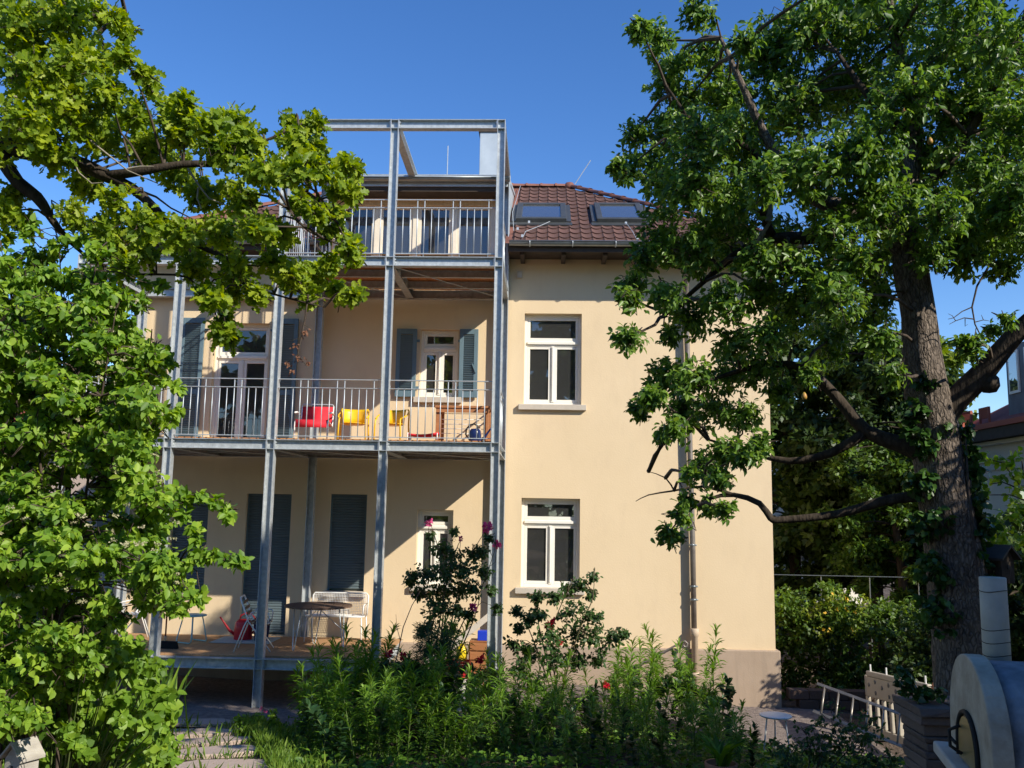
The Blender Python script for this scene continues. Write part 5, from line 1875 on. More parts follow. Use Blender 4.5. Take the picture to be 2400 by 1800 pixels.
def ivy():
    root = thing('ivy', 'ivy climbing the shaded lower trunk of the pear tree', 'ivy', (at(2285, 1500, 8).x, 7.8, gz(3.9, 8)))
    fol = Foliage()
    for px, py, r in ((2268, 1010, 20), (2276, 1060, 24), (2284, 1110, 26), (2290, 1170, 30), (2292, 1230, 36), (2296, 1290, 40), (2215, 1010, 24), (2180, 1050, 36), (2150, 960, 34), (2170, 890, 24), (2165, 1130, 40), (2180, 1230, 50), (2195, 1330, 55), (2200, 1430, 55), (2290, 1350, 40), (2140, 1010, 30)):
        c = at(px, py, 7.85)
        rr = r / ppm(7.85)
        fol.clump(c, rr, int(10 + 500 * rr * rr), 8, 0.062, 0.7, 0.1, 0.5, 0.25, 0.5)
    st = MB(); st.tube([at(2300, 1560, 7.8), at(2290, 1350, 7.75), at(2270, 1150, 7.78), at(2262, 1010, 7.8)], [.02, .016, .012, .006], 6)
    st.wbuild('stem', M_TWIG, root, True)
    fol.build('foliage', T_LIME, L_IVY, root, 0, M_TWIG)


ivy()


def oak_tree():
    Y = 7.4
    base = at(-260, 1300, Y)
    root = thing('oak_tree', 'oak tree reaching lobed bright leaves over the balcony on the left', 'tree', (base.x, Y, gz(base.x, Y)))
    tp = [Vector((base.x, Y, gz(base.x, Y) - 0.2)), at(-260, 1100, Y), at(-230, 700, Y), at(-190, 400, Y), at(-150, 150, Y), at(-100, -150, Y), at(-60, -420, Y)]
    m, o1 = bark_tube(tp, [.34, .30, .26, .24, .19, .13, .06], 20, 0.12, 2)
    m.wbuild('trunk', M_BARKD, root, True)
    limbs = list(o1)[10:]
    L = [([(-150, 150, 7.4), (-70, 250, 7.3), (0, 365, 7.2), (40, 425, 7.2), (85, 460, 7.2), (110, 495, 7.2), (140, 540, 7.25), (200, 600, 7.3)], [.10, .08, .065, .055, .05, .04, .028, .012]),
         ([(-190, 340, 7.4), (-60, 330, 7.3), (60, 352, 7.2), (130, 366, 7.1), (200, 388, 7.1), (250, 412, 7.1), (310, 440, 7.1), (365, 490, 7.1), (430, 560, 7.15), (520, 600, 7.2), (575, 670, 7.2), (600, 690, 7.2)], [.12, .10, .08, .068, .06, .052, .043, .035, .026, .018, .012, .006]),
         ([(250, 412, 7.1), (340, 400, 7.0), (430, 385, 7.0), (540, 390, 7.0), (640, 430, 7.0), (720, 450, 7.0), (790, 520, 7.0), (820, 600, 7.0)], [.045, .036, .03, .025, .018, .013, .009, .004]),
         ([(60, 352, 7.2), (90, 250, 7.2), (170, 160, 7.2), (250, 60, 7.2), (300, 60, 7.2)], [.05, .04, .03, .018, .006]),
         ([(540, 390, 7.0), (620, 330, 7.0), (700, 300, 7.0)], [.018, .012, .006]),
         ([(-100, -150, 7.4), (40, -60, 7.3), (160, 20, 7.2), (240, 40, 7.2)], [.09, .06, .035, .012]),
         ([(200, 600, 7.3), (290, 640, 7.3), (440, 650, 7.3), (500, 720, 7.3), (520, 790, 7.3)], [.014, .011, .009, .007, .003]),
         ([(640, 430, 7.0), (700, 520, 7.0), (760, 560, 7.0), (850, 590, 7.0)], [.012, .010, .008, .004]),
         ([(575, 670, 7.2), (680, 700, 7.2), (760, 720, 7.2)], [.010, .008, .004])]
    for k, (pp, rr) in enumerate(L):
        m, o = bark_tube([at(*p) for p in pp], rr, 10, 0.12, 40 + k)
        m.wbuild('branch', M_BARKD, root, True)
        limbs += o
    pale = MB()
    for pp in ([(35, 205), (70, 190), (100, 215), (105, 240)], [(30, 225), (80, 240), (85, 275), (80, 290), (50, 292), (22, 300), (20, 318)], [(60, 290), (130, 290), (160, 325), (170, 370), (185, 405), (215, 430), (240, 428)], [(165, 320), (200, 320), (250, 360), (300, 400), (370, 430)], [(440, 395), (470, 440), (490, 465), (540, 485)], [(465, 440), (462, 465), (472, 490)], [(300, 395), (330, 390), (360, 390)]):
        q = len(pp)
        pale.tube([at(x, y, 6.75) for x, y in pp], [.010 * (1 - .6 * i / (q - 1)) for i in range(q)], 6, False)
    pale.wbuild('lichen_twig', M_TWIGP, root, True)['kind'] = 'stuff'
    cl = [(60, 50, 95), (160, 45, 75), (235, 30, 40), (275, 50, 26), (295, 70, 16), (60, 170, 95), (170, 150, 80), (250, 140, 38), (290, 130, 22), (60, 285, 80), (170, 250, 85), (255, 215, 50), (345, 180, 20), (358, 205, 15), (335, 165, 10), (120, 350, 65), (240, 310, 75), (320, 270, 45), (395, 255, 32), (430, 300, 60), (350, 350, 65), (490, 290, 42), (520, 275, 25), (435, 235, 14), (530, 350, 62), (590, 330, 40), (560, 285, 28), (420, 400, 60), (610, 400, 55), (690, 330, 45), (690, 285, 20), (740, 290, 20), (740, 350, 32), (690, 400, 55), (760, 400, 35), (810, 385, 18), (830, 400, 14), (790, 445, 28), (825, 452, 18), (560, 460, 50), (480, 460, 48), (270, 465, 40), (205, 430, 45), (35, 450, 34), (15, 495, 28), (60, 520, 14), (170, 500, 38), (250, 540, 55), (330, 525, 58), (420, 545, 60), (515, 545, 58), (610, 530, 45), (655, 545, 36), (700, 475, 26), (740, 495, 30), (780, 540, 30), (815, 575, 24), (790, 500, 22), (830, 600, 16), (345, 590, 42), (270, 585, 40), (290, 620, 26), (460, 620, 52), (555, 625, 46), (635, 610, 42), (690, 645, 45), (740, 640, 40), (795, 680, 28), (830, 690, 18), (770, 620, 25), (505, 700, 36), (545, 685, 30), (480, 690, 26), (525, 750, 18), (535, 790, 16), (520, 775, 12), (600, 690, 24), (720, 690, 22)]
    off = [(-60, 40, 130), (-120, 200, 130), (-60, 350, 90), (80, -100, 150), (240, -110, 90), (-150, -100, 160), (-60, 480, 60), (-300, 120, 180), (-380, 330, 160)]
    fol = Foliage()
    for c, r in px_clumps(cl, 7.1, 1.3, 7):
        fol.clump(c, (r, r * 1.2, r * .9), int(16 + 640 * r * r), 7, 0.086, 0.25, 0.14, 0.58, 0.26, 0.9)
        if r > 0.06:
            connect(fol, limbs, c, rad=0.008)
    for c, r in px_clumps([(a, b, q * .85) for a, b, q in cl if q > 44], 7.2, 2.2, 8):
        fol.clump(c, (r, r * 1.2, r * .9), int(13 + 480 * r * r), 7, 0.086, 0.25, 0.14, 0.48, 0.26, 0.9)
        connect(fol, limbs, c, rad=0.008)
    for c, r in px_clumps(off, 7.4, 2.2, 9):
        fol.clump(c, r, int(150 * r * r) + 10, 8, 0.12, 0.25, 0.18, 0.5, 0.24, 0.9)
        connect(fol, limbs, c, rad=0.015)
    fol.build('foliage', T_OAK, L_OAK, root, 300, M_TWIG)
    # dry twig hanging in front of the shutter
    dt = MB(); dt.tube([at(x, y, 7.2) for x, y in ((722, 690), (716, 740), (706, 790), (698, 830), (690, 850))], [.008, .007, .006, .004, .002], 5, False)
    for a, b in (((706, 790), (680, 800)), ((698, 830), (720, 860)), ((698, 830), (672, 850)), ((712, 760), (725, 770))):
        dt.tube([at(*a, 7.2), at(*b, 7.2)], [.003, .0015], 4, False)
    dt.wbuild('dry_twig', M_TWIG, root, True)['kind'] = 'stuff'
    df = Foliage()
    for px, py, r in ((690, 810, 14), (700, 840, 14), (675, 850, 10), (720, 850, 8), (685, 870, 6), (714, 780, 6)):
        rr = r / ppm(7.2)
        df.clump(at(px, py, 7.2), rr, 7, 3, 0.024, 0.8, 0.05, 0.5, 0.3, 0.3)
    df.build('dry_leaves', T_BROAD, L_DEAD, root)


oak_tree()


def in_poly(x, y, P):
    c = False
    j = len(P) - 1
    for i in range(len(P)):
        if (P[i][1] > y) != (P[j][1] > y) and x < (P[j][0] - P[i][0]) * (y - P[i][1]) / (P[j][1] - P[i][1]) + P[i][0]:
            c = not c
        j = i
    return c


def dogwood():
    Y = 7.0
    root = thing('dogwood_shrub', 'tall leafy dogwood shrub with small pale flower heads left of the path', 'shrub', (-3.9, Y, gz(-3.9, Y)))
    poly = [(-60, 600), (40, 560), (150, 610), (190, 570), (235, 590), (300, 640), (330, 700), (300, 760), (350, 790), (385, 850), (350, 880), (365, 930), (390, 985), (345, 1010), (365, 1060), (380, 1130), (420, 1180), (430, 1240), (400, 1290), (440, 1350), (430, 1400), (360, 1440), (300, 1430), (260, 1480), (240, 1560), (150, 1640), (60, 1700), (-60, 1700)]
    fol = Foliage()
    r_ = random.Random(12)
    stems = []
    sm = []
    for k in range(9):
        b = Vector((-3.9 + r_.uniform(-.35, .35), Y + r_.uniform(-.3, .3), gz(-3.9, Y) - .05))
        tx, ty = r_.uniform(20, 330), r_.uniform(560, 900)
        tip = at(tx, ty, Y + r_.uniform(-.6, .6))
        mid = b.lerp(tip, .5) + Vector((r_.uniform(-.15, .15), r_.uniform(-.1, .1), .1))
        m, o = bark_tube([b, b.lerp(mid, .5), mid, mid.lerp(tip, .5), tip], [.017, .015, .012, .009, .004], 7, .08, 60 + k)
        m.wbuild('stem', M_TWIG, root, True)
        stems += o
    cnt = 0
    while cnt < 390:
        x, y = r_.uniform(-60, 450), r_.uniform(540, 1700)
        if not in_poly(x, y, poly):
            continue
        # looser towards the open top and the dark hollow in the middle
        if y < 700 and r_.random() < .35:
            continue
        if 150 < x < 380 and 1280 < y < 1420 and r_.random() < .4:
            continue
        cnt += 1
        yy = Y + r_.uniform(-.95, .6)
        c = at(x, y, yy)
        r = r_.uniform(32, 56) / ppm(yy)
        fol.clump(c, (r, r * 1.2, r * .55), int(14 + 460 * r * r), 7, 0.064, 0.45, 0.15, 0.58, 0.28, 1.1)
        if r_.random() < .7:
            connect(fol, stems, c, rad=0.006)
    for px, py, r in ((60, 545, 14), (75, 530, 8), (15, 560, 10), (190, 560, 14), (230, 580, 16), (250, 570, 10), (130, 575, 16), (150, 560, 8), (340, 660, 14), (375, 670, 8), (310, 640, 16), (285, 690, 20), (400, 845, 12), (415, 905, 10), (385, 890, 14), (400, 985, 16), (415, 960, 8), (440, 1165, 18), (470, 1160, 14), (500, 1170, 12), (525, 1195, 9), (535, 1205, 6), (430, 1210, 16), (470, 1295, 16), (500, 1300, 12), (530, 1305, 12), (555, 1310, 9), (570, 1315, 6), (450, 1310, 18), (420, 1330, 18), (455, 1400, 12), (430, 1420, 12), (470, 1395, 8), (420, 1430, 6), (455, 1240, 12), (460, 1260, 8)):
        c = at(px, py, 6.9)
        rr = r / ppm(6.9)
        fol.clump(c, (rr, rr, rr * .6), int(5 + 300 * rr * rr), 6, 0.075, 0.45, 0.09, 0.55, 0.25, 1.1)
        connect(fol, stems + [at(400, 1190, 7), at(410, 1330, 7), at(360, 1000, 7)], c, rad=0.004)
    fol.build('foliage', T_DOG, L_DOG, root, 300, M_TWIG)
    hd = Foliage()
    for k in range(150):
        while True:
            x, y = r_.uniform(-20, 440), r_.uniform(700, 1420)
            if in_poly(x, y, poly):
                break
        yy = Y - r_.uniform(.35, .85)
        hd.clump(at(x, y, yy), (.026, .026, .012), 9, 2, 0.016, 0.0, 0.02, 0.5, 0.3, 1.2, twigs=False)
    hd.build('flower_heads', T_TUFT, L_BUD, root)


dogwood()


def lime_shrub():
    Y = 7.7
    root = thing('seedling_shrub', 'low bright lime green shrub with round leaves beside the path', 'shrub', (-4.0, Y, gz(-4, Y)))
    fol = Foliage()
    r_ = random.Random(21)
    poly = [(-60, 1480), (150, 1480), (260, 1500), (330, 1480), (370, 1560), (395, 1640), (425, 1680), (420, 1740), (380, 1790), (300, 1880), (-60, 1880)]
    st = MB()
    cnt = 0
    while cnt < 225:
        x, y = r_.uniform(-60, 440), r_.uniform(1470, 1880)
        if not in_poly(x, y, poly):
            continue
        cnt += 1
        yy = Y + r_.uniform(-1.1, 1.2)
        c = at(x, y, yy)
        if c.z < gz(c.x, c.y) or (10 < x < 125 and y > 1690 and yy < 7.0):
            continue
        r = r_.uniform(22, 40) / ppm(yy)
        fol.clump(c, (r, r * 1.2, r * .7), int(7 + 240 * r * r), 6, 0.062, 0.35, 0.10, 0.5, 0.28, 1.1, twigs=False)
        b = Vector((c.x * .4 - 4.0 * .6, c.y * .4 + Y * .6, 0)); b.z = gz(b.x, b.y) - .03
        st.tube([b, b.lerp(c, .5) + Vector((0, 0, .1)), c], [.008, .006, .003], 5, False)
    for px, py in ((210, 1620), (190, 1655), (220, 1670), (335, 1590), (245, 1600), (210, 1735), (170, 1760), (375, 1640), (330, 1680), (400, 1660), (60, 1660), (90, 1690)):
        fol.clump(at(px, py, 7.6), .07, 6, 3, 0.125, 0.5, 0.08, 0.55, 0.2, 1.2, twigs=False)
    fol.build('foliage', T_LIME, L_LIME, root, 300)
    st.wbuild('stems', M_STEMG, root, True)['kind'] = 'stuff'


lime_shrub()


def iris():
    root = thing('iris_clump', 'clump of upright sword shaped leaves under the terrace edge', 'plant', (-4.95, 11.6, gz(-4.95, 11.6)))
    fol = Foliage()
    n = 34
    p = np.array([[-4.95 + rng.normal() * .22, 11.6 + rng.normal() * .2, 0] for _ in range(n)])
    p[:, 2] = [gz(a, b) for a, b, _ in p]
    ax = np.stack([rng.normal(size=n) * .22, rng.normal(size=n) * .15, np.ones(n)], 1)
    fol.add(p, ax, np.stack([rng.normal(size=n) * .6, -np.ones(n), np.zeros(n) + .2], 1), 0.75 + .35 * rng.random(n), 0.5 + .3 * rng.normal(size=n))
    V, Fc = strip([0, 0.3, 0.7, 1], [0.02, 0.028, 0.02, 0.0], [0, 0.0, -.03, -.14], .2)
    fol.build('leaves', (V, Fc), L_LIME, root)


iris()

# ---- the flower bed: tall leafy stems, built as four patterns and copied
def stem_proto(h, nl, seed, size=0.115, tpl=None, lm_=None):
    """stem of height h with whorled narrow leaves"""
    g = np.random.default_rng(seed)
    m = MB()
    lean = g.normal(size=2) * 0.05
    pts = [(lean[0] * t * t * h * 2, lean[1] * t * t * h * 2, h * t) for t in np.linspace(0, 1, 6)]
    m.tube(pts, [.0055, .005, .0045, .004, .003, .002], 5, False)
    sm = m.mesh('stem', M_STEMG, True)
    u = g.random(nl) ** 0.72
    z = h * (0.12 + 0.88 * u)
    ang = np.arange(nl) * 2.4 + g.random(nl)
    tip = u > .9
    el = np.where(tip, 1.1, 0.45 + .32 * g.normal(size=nl))
    ax = np.stack([np.cos(ang), np.sin(ang), np.tan(np.clip(el, -.6, 1.2))], 1)
    t = z / h
    pos = np.stack([lean[0] * t * t * h * 2, lean[1] * t * t * h * 2, z], 1)
    sz = size * (0.6 + .6 * g.random(nl)) * np.where(tip, .7, 1.0)
    tint = 0.30 + 0.45 * u + .12 * g.normal(size=nl)
    lm = leaf_mesh('leaves', tpl or T_LANCE, pos, ax, np.stack([-np.cos(ang) * .4, -np.sin(ang) * .4, np.ones(nl)], 1), sz, tint, lm_ or L_GOLD)
    return sm, lm


PROT = [stem_proto(0.95, 80, 1, .19), stem_proto(1.1, 95, 2, .185), stem_proto(0.8, 60, 3, .125, T_BROAD, L_FERN), stem_proto(1.2, 105, 4, .175)]
bed_rnd = random.Random(33)


def put_stem(x, y, s, kind, label, group):
    if kind == 2:
        label, group = label.replace('leafy goldenrod', 'broad leaved phlox'), group.replace('goldenrod', 'phlox')
    t = thing('goldenrod' if kind != 2 else 'phlox', label, 'plant', (x, y, gz(x, y) - .01), bed_rnd.uniform(0, 6.28), group)
    t.scale = (s, s, s * bed_rnd.uniform(.75, 1.12))
    t.rotation_euler = (bed_rnd.gauss(0, .15), bed_rnd.gauss(0, .15), bed_rnd.uniform(0, 6.28))
    link('stem', PROT[kind][0], t)
    lf = link('leaves', PROT[kind][1], t)


def bed():
    spots = []
    # x0, x1, y0, y1, count, scale: front left patch in the sun, middle, towards the wall
    for x0, x1, y0, y1, n, s0, s1, lab, grp in (
            (-2.9, -1.2, 11.3, 13.2, 72, .85, 1.22, 'leafy goldenrod stem in the sunny patch before the terrace', 'goldenrod stems before the terrace'),
            (-2.75, 0.2, 9.6, 11.4, 86, .70, .95, 'leafy goldenrod stem beside the stone path', 'goldenrod stems beside the path'),
            (-1.1, 1.0, 11.2, 13.4, 46, .70, .95, 'leafy goldenrod stem below the tall pink rose', 'goldenrod stems below the rose'),
            (0.2, 2.2, 9.4, 11.6, 54, .55, .80, 'leafy goldenrod stem in the shade around the terracotta pot', 'goldenrod stems around the pot'),
            (1.0, 2.55, 12.4, 15.2, 40, .75, 1.15, 'leafy goldenrod stem in front of the house plinth', 'goldenrod stems before the plinth')):
        for _ in range(n):
            x, y = bed_rnd.uniform(x0, x1), bed_rnd.uniform(y0, y1)
            if y < 12.6 and x < -2.35 - (y - 9.6) * 0.42:
                continue
            if y < 11.4 and x > 1.4 and (x - 1.75) ** 2 + (y - 9.2) ** 2 < .12:
                continue
            put_stem(x, y, bed_rnd.uniform(s0, s1), bed_rnd.randrange(4), lab, grp)


bed()


def rose_flower(parent, p, r, material, seed):
    f = Foliage()
    g = np.random.default_rng(seed)
    n = 26
    d = nrm(g.normal(size=(n, 3)) + np.array([0, -.3, .3]))
    f.add(np.array([p]) + d * r * .35, np.cross(d, g.normal(size=(n, 3))) + d * .4, d, r * (0.7 + .5 * g.random(n)), .5 + .3 * g.normal(size=n))
    a = f.arrays()
    o = link('flower', leaf_mesh('flower', T_PETAL, *a, material), parent, world=True)
    return o


def rose(label, base, canes, clumps, flowers, Y, name='rose_bush', size=.058, buds=()):
    root = thing(name, label, 'rose', (base[0], base[1], gz(base[0], base[1])))
    pts = []
    for k, pp in enumerate(canes):
        P = [Vector((base[0] + rnd.uniform(-.15, .15), base[1] + rnd.uniform(-.1, .1), gz(*base[:2]) - .02))] + [at(x, y, Y + rnd.uniform(-.15, .15)) for x, y in pp]
        m, o = bark_tube(P, [.012 - .008 * i / (len(P) - 1) for i in range(len(P))], 6, .05, 80 + k)
        m.wbuild('cane', M_STEMB, root, True)
        pts += o
    fol = Foliage()
    for px, py, r in clumps:
        yy = Y + rnd.uniform(-.3, .3)
        c = at(px, py, yy)
        rr = r / ppm(yy)
        fol.clump(c, (rr, rr, rr * .8), int(16 + 560 * rr * rr), 6, size, 0.45, 0.12, 0.5, 0.26, 1.0)
        connect(fol, pts, c, rad=0.004)
    fol.build('foliage', T_BROAD, L_ROSE, root, 0, M_STEMB)
    for k, (px, py, r, mt) in enumerate(flowers):
        rose_flower(root, at(px, py, Y - .1), r / ppm(Y), mt, 200 + k)
        st = MB(); st.tube([at(px, py + 3, Y - .1), at(px - 4, py + 40, Y - .05), min(pts, key=lambda q: (q - at(px - 4, py + 60, Y)).length)], [.004, .004, .005], 5, False)
        st.wbuild('flower_stem', M_STEMB, root, True)


rose('tall climbing rose with pink blooms growing in front of the last column', (-1.55, 13.3), [[(1040, 1420), (1030, 1300), (1010, 1230)], [(1060, 1450), (1090, 1330), (1140, 1240)], [(1075, 1480), (1120, 1400), (1160, 1290)], [(1010, 1450), (985, 1380), (970, 1350)], [(1040, 1400), (1065, 1300), (1080, 1265)], [(1090, 1500), (1120, 1420), (1130, 1370)]],
     [(1030, 1285, 30), (1060, 1300, 35), (1045, 1340, 42), (1000, 1345, 34), (965, 1350, 22), (1085, 1335, 35), (1110, 1300, 26), (1130, 1290, 20), (1135, 1340, 26), (1075, 1380, 36), (1030, 1390, 38), (985, 1390, 26), (1110, 1380, 28), (1020, 1430, 34), (1070, 1430, 30), (1010, 1470, 28), (1055, 1475, 24), (1150, 1380, 18), (1145, 1260, 10), (1010, 1255, 12), (1065, 1245, 10), (1100, 1440, 18), (1165, 1425, 14), (960, 1365, 12)],
     [(1006, 1226, 9, L_PETP), (1143, 1236, 11, L_PETP), (1165, 1278, 9, L_PETP), (1110, 1424, 9, L_PETP), (1080, 1263, 5, L_PETP)], 13.2)
rose('bushy dark rose with one large red bloom below the lower window', (0.25, 12.9), [[(1290, 1520), (1310, 1430), (1340, 1370)], [(1250, 1500), (1210, 1420)], [(1330, 1540), (1380, 1480), (1440, 1480)], [(1270, 1500), (1260, 1430), (1265, 1380)], [(1350, 1500), (1390, 1400), (1390, 1350)]],
     [(1210, 1430, 16), (1215, 1470, 18), (1205, 1510, 24), (1260, 1400, 20), (1240, 1450, 26), (1265, 1440, 24), (1300, 1400, 24), (1330, 1380, 22), (1360, 1370, 26), (1390, 1350, 14), (1385, 1390, 22), (1340, 1430, 38), (1290, 1490, 40), (1350, 1490, 44), (1390, 1450, 32), (1400, 1500, 38), (1440, 1490, 26), (1465, 1485, 12), (1300, 1540, 38), (1350, 1550, 38), (1240, 1530, 34), (1220, 1570, 34), (1400, 1545, 26), (1250, 1600, 30)],
     [(1291, 1462, 12, L_PETR), (1310, 1505, 8, L_PETR), (1420, 1608, 8, L_PETR)], 12.7)
rose('low red rose among the goldenrod before the terrace deck', (-1.75, 12.6), [[(915, 1590), (912, 1540)], [(940, 1600), (1000, 1545)], [(900, 1600), (880, 1560)]],
     [(905, 1560, 18), (930, 1570, 20), (890, 1590, 22), (950, 1560, 16)], [(912, 1532, 9, L_PETR), (945, 1537, 7, L_PETR), (868, 1548, 6, L_PETR)], 12.4)
rose('red rose in flower beside the wooden crate and last column', (-1.0, 13.3), [[(1120, 1600), (1126, 1556)], [(1140, 1600), (1160, 1560)]],
     [(1130, 1580, 16), (1110, 1600, 20), (1155, 1580, 20), (1140, 1610, 26)], [(1126, 1545, 10, L_PETR)], 13.1)


def fern_bush():
    root = thing('asparagus_fern', 'dark feathery bush at the foot of the tall pink rose', 'bush', (-1.55, 12.55, gz(-1.55, 12.55)))
    fol = Foliage()
    for px, py, r in ((1000, 1520, 38), (1040, 1500, 40), (1010, 1580, 48), (1060, 1570, 40), (980, 1600, 34), (1030, 1640, 46), (970, 1560, 26), (1060, 1630, 34), (990, 1480, 24)):
        yy = 12.4 + rnd.uniform(-.2, .2)
        rr = r / ppm(yy)
        fol.clump(at(px, py, yy), rr, int(60 + 900 * rr * rr), 9, 0.055, -.1, 0.16, 0.45, 0.25, .6)
    fol.build('foliage', T_LANCE, L_FERN, root, 0, M_STEMG)
    st = MB()
    for k in range(7):
        st.tube([(-1.55 + rnd.uniform(-.1, .1), 12.55, gz(-1.55, 12.5)), at(rnd.uniform(970, 1070), rnd.uniform(1480, 1540), 12.4)], [.006, .003], 5, False)
    st.wbuild('stems', M_STEMG, root, True)['kind'] = 'stuff'


fern_bush()


def small_bushes():
    # dark shrub in front of the ladder, shrub by the standpipe, ground level greenery by the path
    for label, Y, cl, tpl, lm, size, name in (
            ('dark rounded shrub in deep shade in front of the ladder', 9.4, [(1900, 1740, 60), (1960, 1700, 55), (1840, 1760, 50), (2020, 1720, 55), (1930, 1790, 70), (2050, 1780, 60), (1990, 1800, 70), (1860, 1800, 50)], T_BROAD, L_ROSE, .05, 'shade_shrub'),
            ('dark broadleaf bush in front of the standpipe', 13.6, [(1590, 1600, 26), (1620, 1605, 26), (1560, 1605, 24), (1650, 1625, 18), (1670, 1632, 12), (1600, 1630, 26), (1625, 1660, 24), (1540, 1620, 20)], T_LIME, L_ROSE, .06, 'currant_bush'),
            ('small bright green leafy bush at the edge of the stone path', 11.9, [(600, 1690, 22), (570, 1710, 22), (620, 1720, 26), (640, 1680, 20), (650, 1740, 26), (600, 1745, 22), (640, 1770, 24), (670, 1780, 26), (560, 1690, 14), (690, 1740, 26)], T_DOG, L_LIME, .05, 'edging_bush')):
        b = at(cl[0][0], cl[0][1], Y)
        root = thing(name, label, 'bush', (b.x, Y, gz(b.x, Y)))
        fol = Foliage()
        for px, py, r in cl:
            yy = Y + rnd.uniform(-.35, .35)
            c = at(px, py, yy)
            c.z = max(c.z, gz(c.x, c.y) + .06)
            rr = r / ppm(yy)
            fol.clump(c, rr, int(14 + 330 * rr * rr), 6, size, .35, .1, .5, .25, 1.0)
            fol.tw.tube([(b.x + rnd.uniform(-.05, .05), Y, gz(b.x, Y)), c], [.008, .004], 5, False)
        fol.build('foliage', tpl, lm, root, 0, M_TWIG)


small_bushes()


def top_plant():
    root = thing('trailing_plant', 'small plant with round leaves growing on top of the stone pillar', 'plant', (2.66, 6.75, 1.79))
    fol = Foliage()
    st = MB()
    for pp in ([(2140, 1632), (2132, 1600), (2128, 1580), (2112, 1574)], [(2140, 1632), (2125, 1612), (2108, 1605)], [(2160, 1634), (2150, 1620), (2140, 1610)], [(2185, 1636), (2180, 1625), (2200, 1620)]):
        P = [at(x, y, 6.7) for x, y in pp]
        st.tube(P, [.006] + [.004] * (len(P) - 1), 5, False)
        for q in P[1:]:
            fol.clump(q, .05, 6, 3, .045, .3, .05, .5, .25, 1.0, twigs=False)
    fol.clump(at(2170, 1628, 6.7), (.18, .12, .03), 22, 4, .045, .3, .06, .5, .25, 1.0, twigs=False)
    fol.build('foliage', T_LIME, L_IVY, root)
    st.wbuild('stem', M_TWIG, root, True)


top_plant()


def pot_plant():
    root = thing('potted_lily', 'narrow leaved plant growing from the terracotta pot', 'plant', (1.75, 9.2, .60))
    fol = Foliage()
    n = 26
    ang = rng.random(n) * 6.28
    fol.add(np.tile([[1.75, 9.2, .60]], (n, 1)) + rng.normal(size=(n, 3)) * .03, np.stack([np.cos(ang) * .6, np.sin(ang) * .6, np.ones(n)], 1), np.stack([-np.cos(ang), -np.sin(ang), np.ones(n) * .6], 1), .22 + .2 * rng.random(n), .5 + .2 * rng.normal(size=n))
    fol.build('foliage', T_LANCE, L_GOLD, root)


pot_plant()

# ---- ground cover and grass
def ground_cover():
    fol = Foliage()
    n = 15000
    x = rng.uniform(-6.5, 4.5, n); y = rng.uniform(8.2, 13.4, n)
    line = -2.75 - (y - 9.6) * 0.40
    pathm = (x > line - 1.25) & (x < line - 0.05) & (rng.random(n) < .985)
    far = (y > 12.7) & (x < -3.0)
    k = ~pathm & ~far
    x, y = x[k], y[k]
    z = np.array([gz(a, b) for a, b in zip(x, y)]) + rng.random(len(x)) * .12
    p = np.stack([x, y, z], 1)
    m = len(x)
    fol.add(p, rng.normal(size=(m, 3)) * [1, 1, .3], rng.normal(size=(m, 3)) * .4 + [0, -.2, 1], .05 + .05 * rng.random(m), .42 + .22 * rng.normal(size=m))
    p_ = fol.arrays()
    o = link('ground_cover', leaf_mesh('ground_cover', T_DOG, *p_, L_GOLD))
    tag(o, 'low leafy ground cover between the taller garden plants', 'ground cover', kind='stuff')
    n = 13000
    y = rng.uniform(8.4, 12.9, n)
    line = -2.75 - (y - 9.6) * 0.40
    side = rng.random(n)
    x = np.where(side < .55, line - 1.30 - rng.exponential(.30, n), np.where(side < .93, line + rng.exponential(.12, n) - .05, line - rng.random(n) * 1.1))
    gap = (side >= .93) & (np.sin((y - 9.93) * 7.75 + 1.57) < .35)
    x, y = x[~gap], y[~gap]
    m = len(x)
    z = np.array([gz(a, b) for a, b in zip(x, y)])
    ax = np.stack([rng.normal(size=m) * .35, rng.normal(size=m) * .35, np.ones(m)], 1)
    o = link('grass', leaf_mesh('grass', T_BLADE, np.stack([x, y, z], 1), ax, rng.normal(size=(m, 3)) + [0, -.6, .3], .08 + .14 * rng.random(m), .5 + .25 * rng.normal(size=m), L_GRASS))
    tag(o, 'tufts of grass along and between the path stones', 'grass', kind='stuff')


ground_cover()

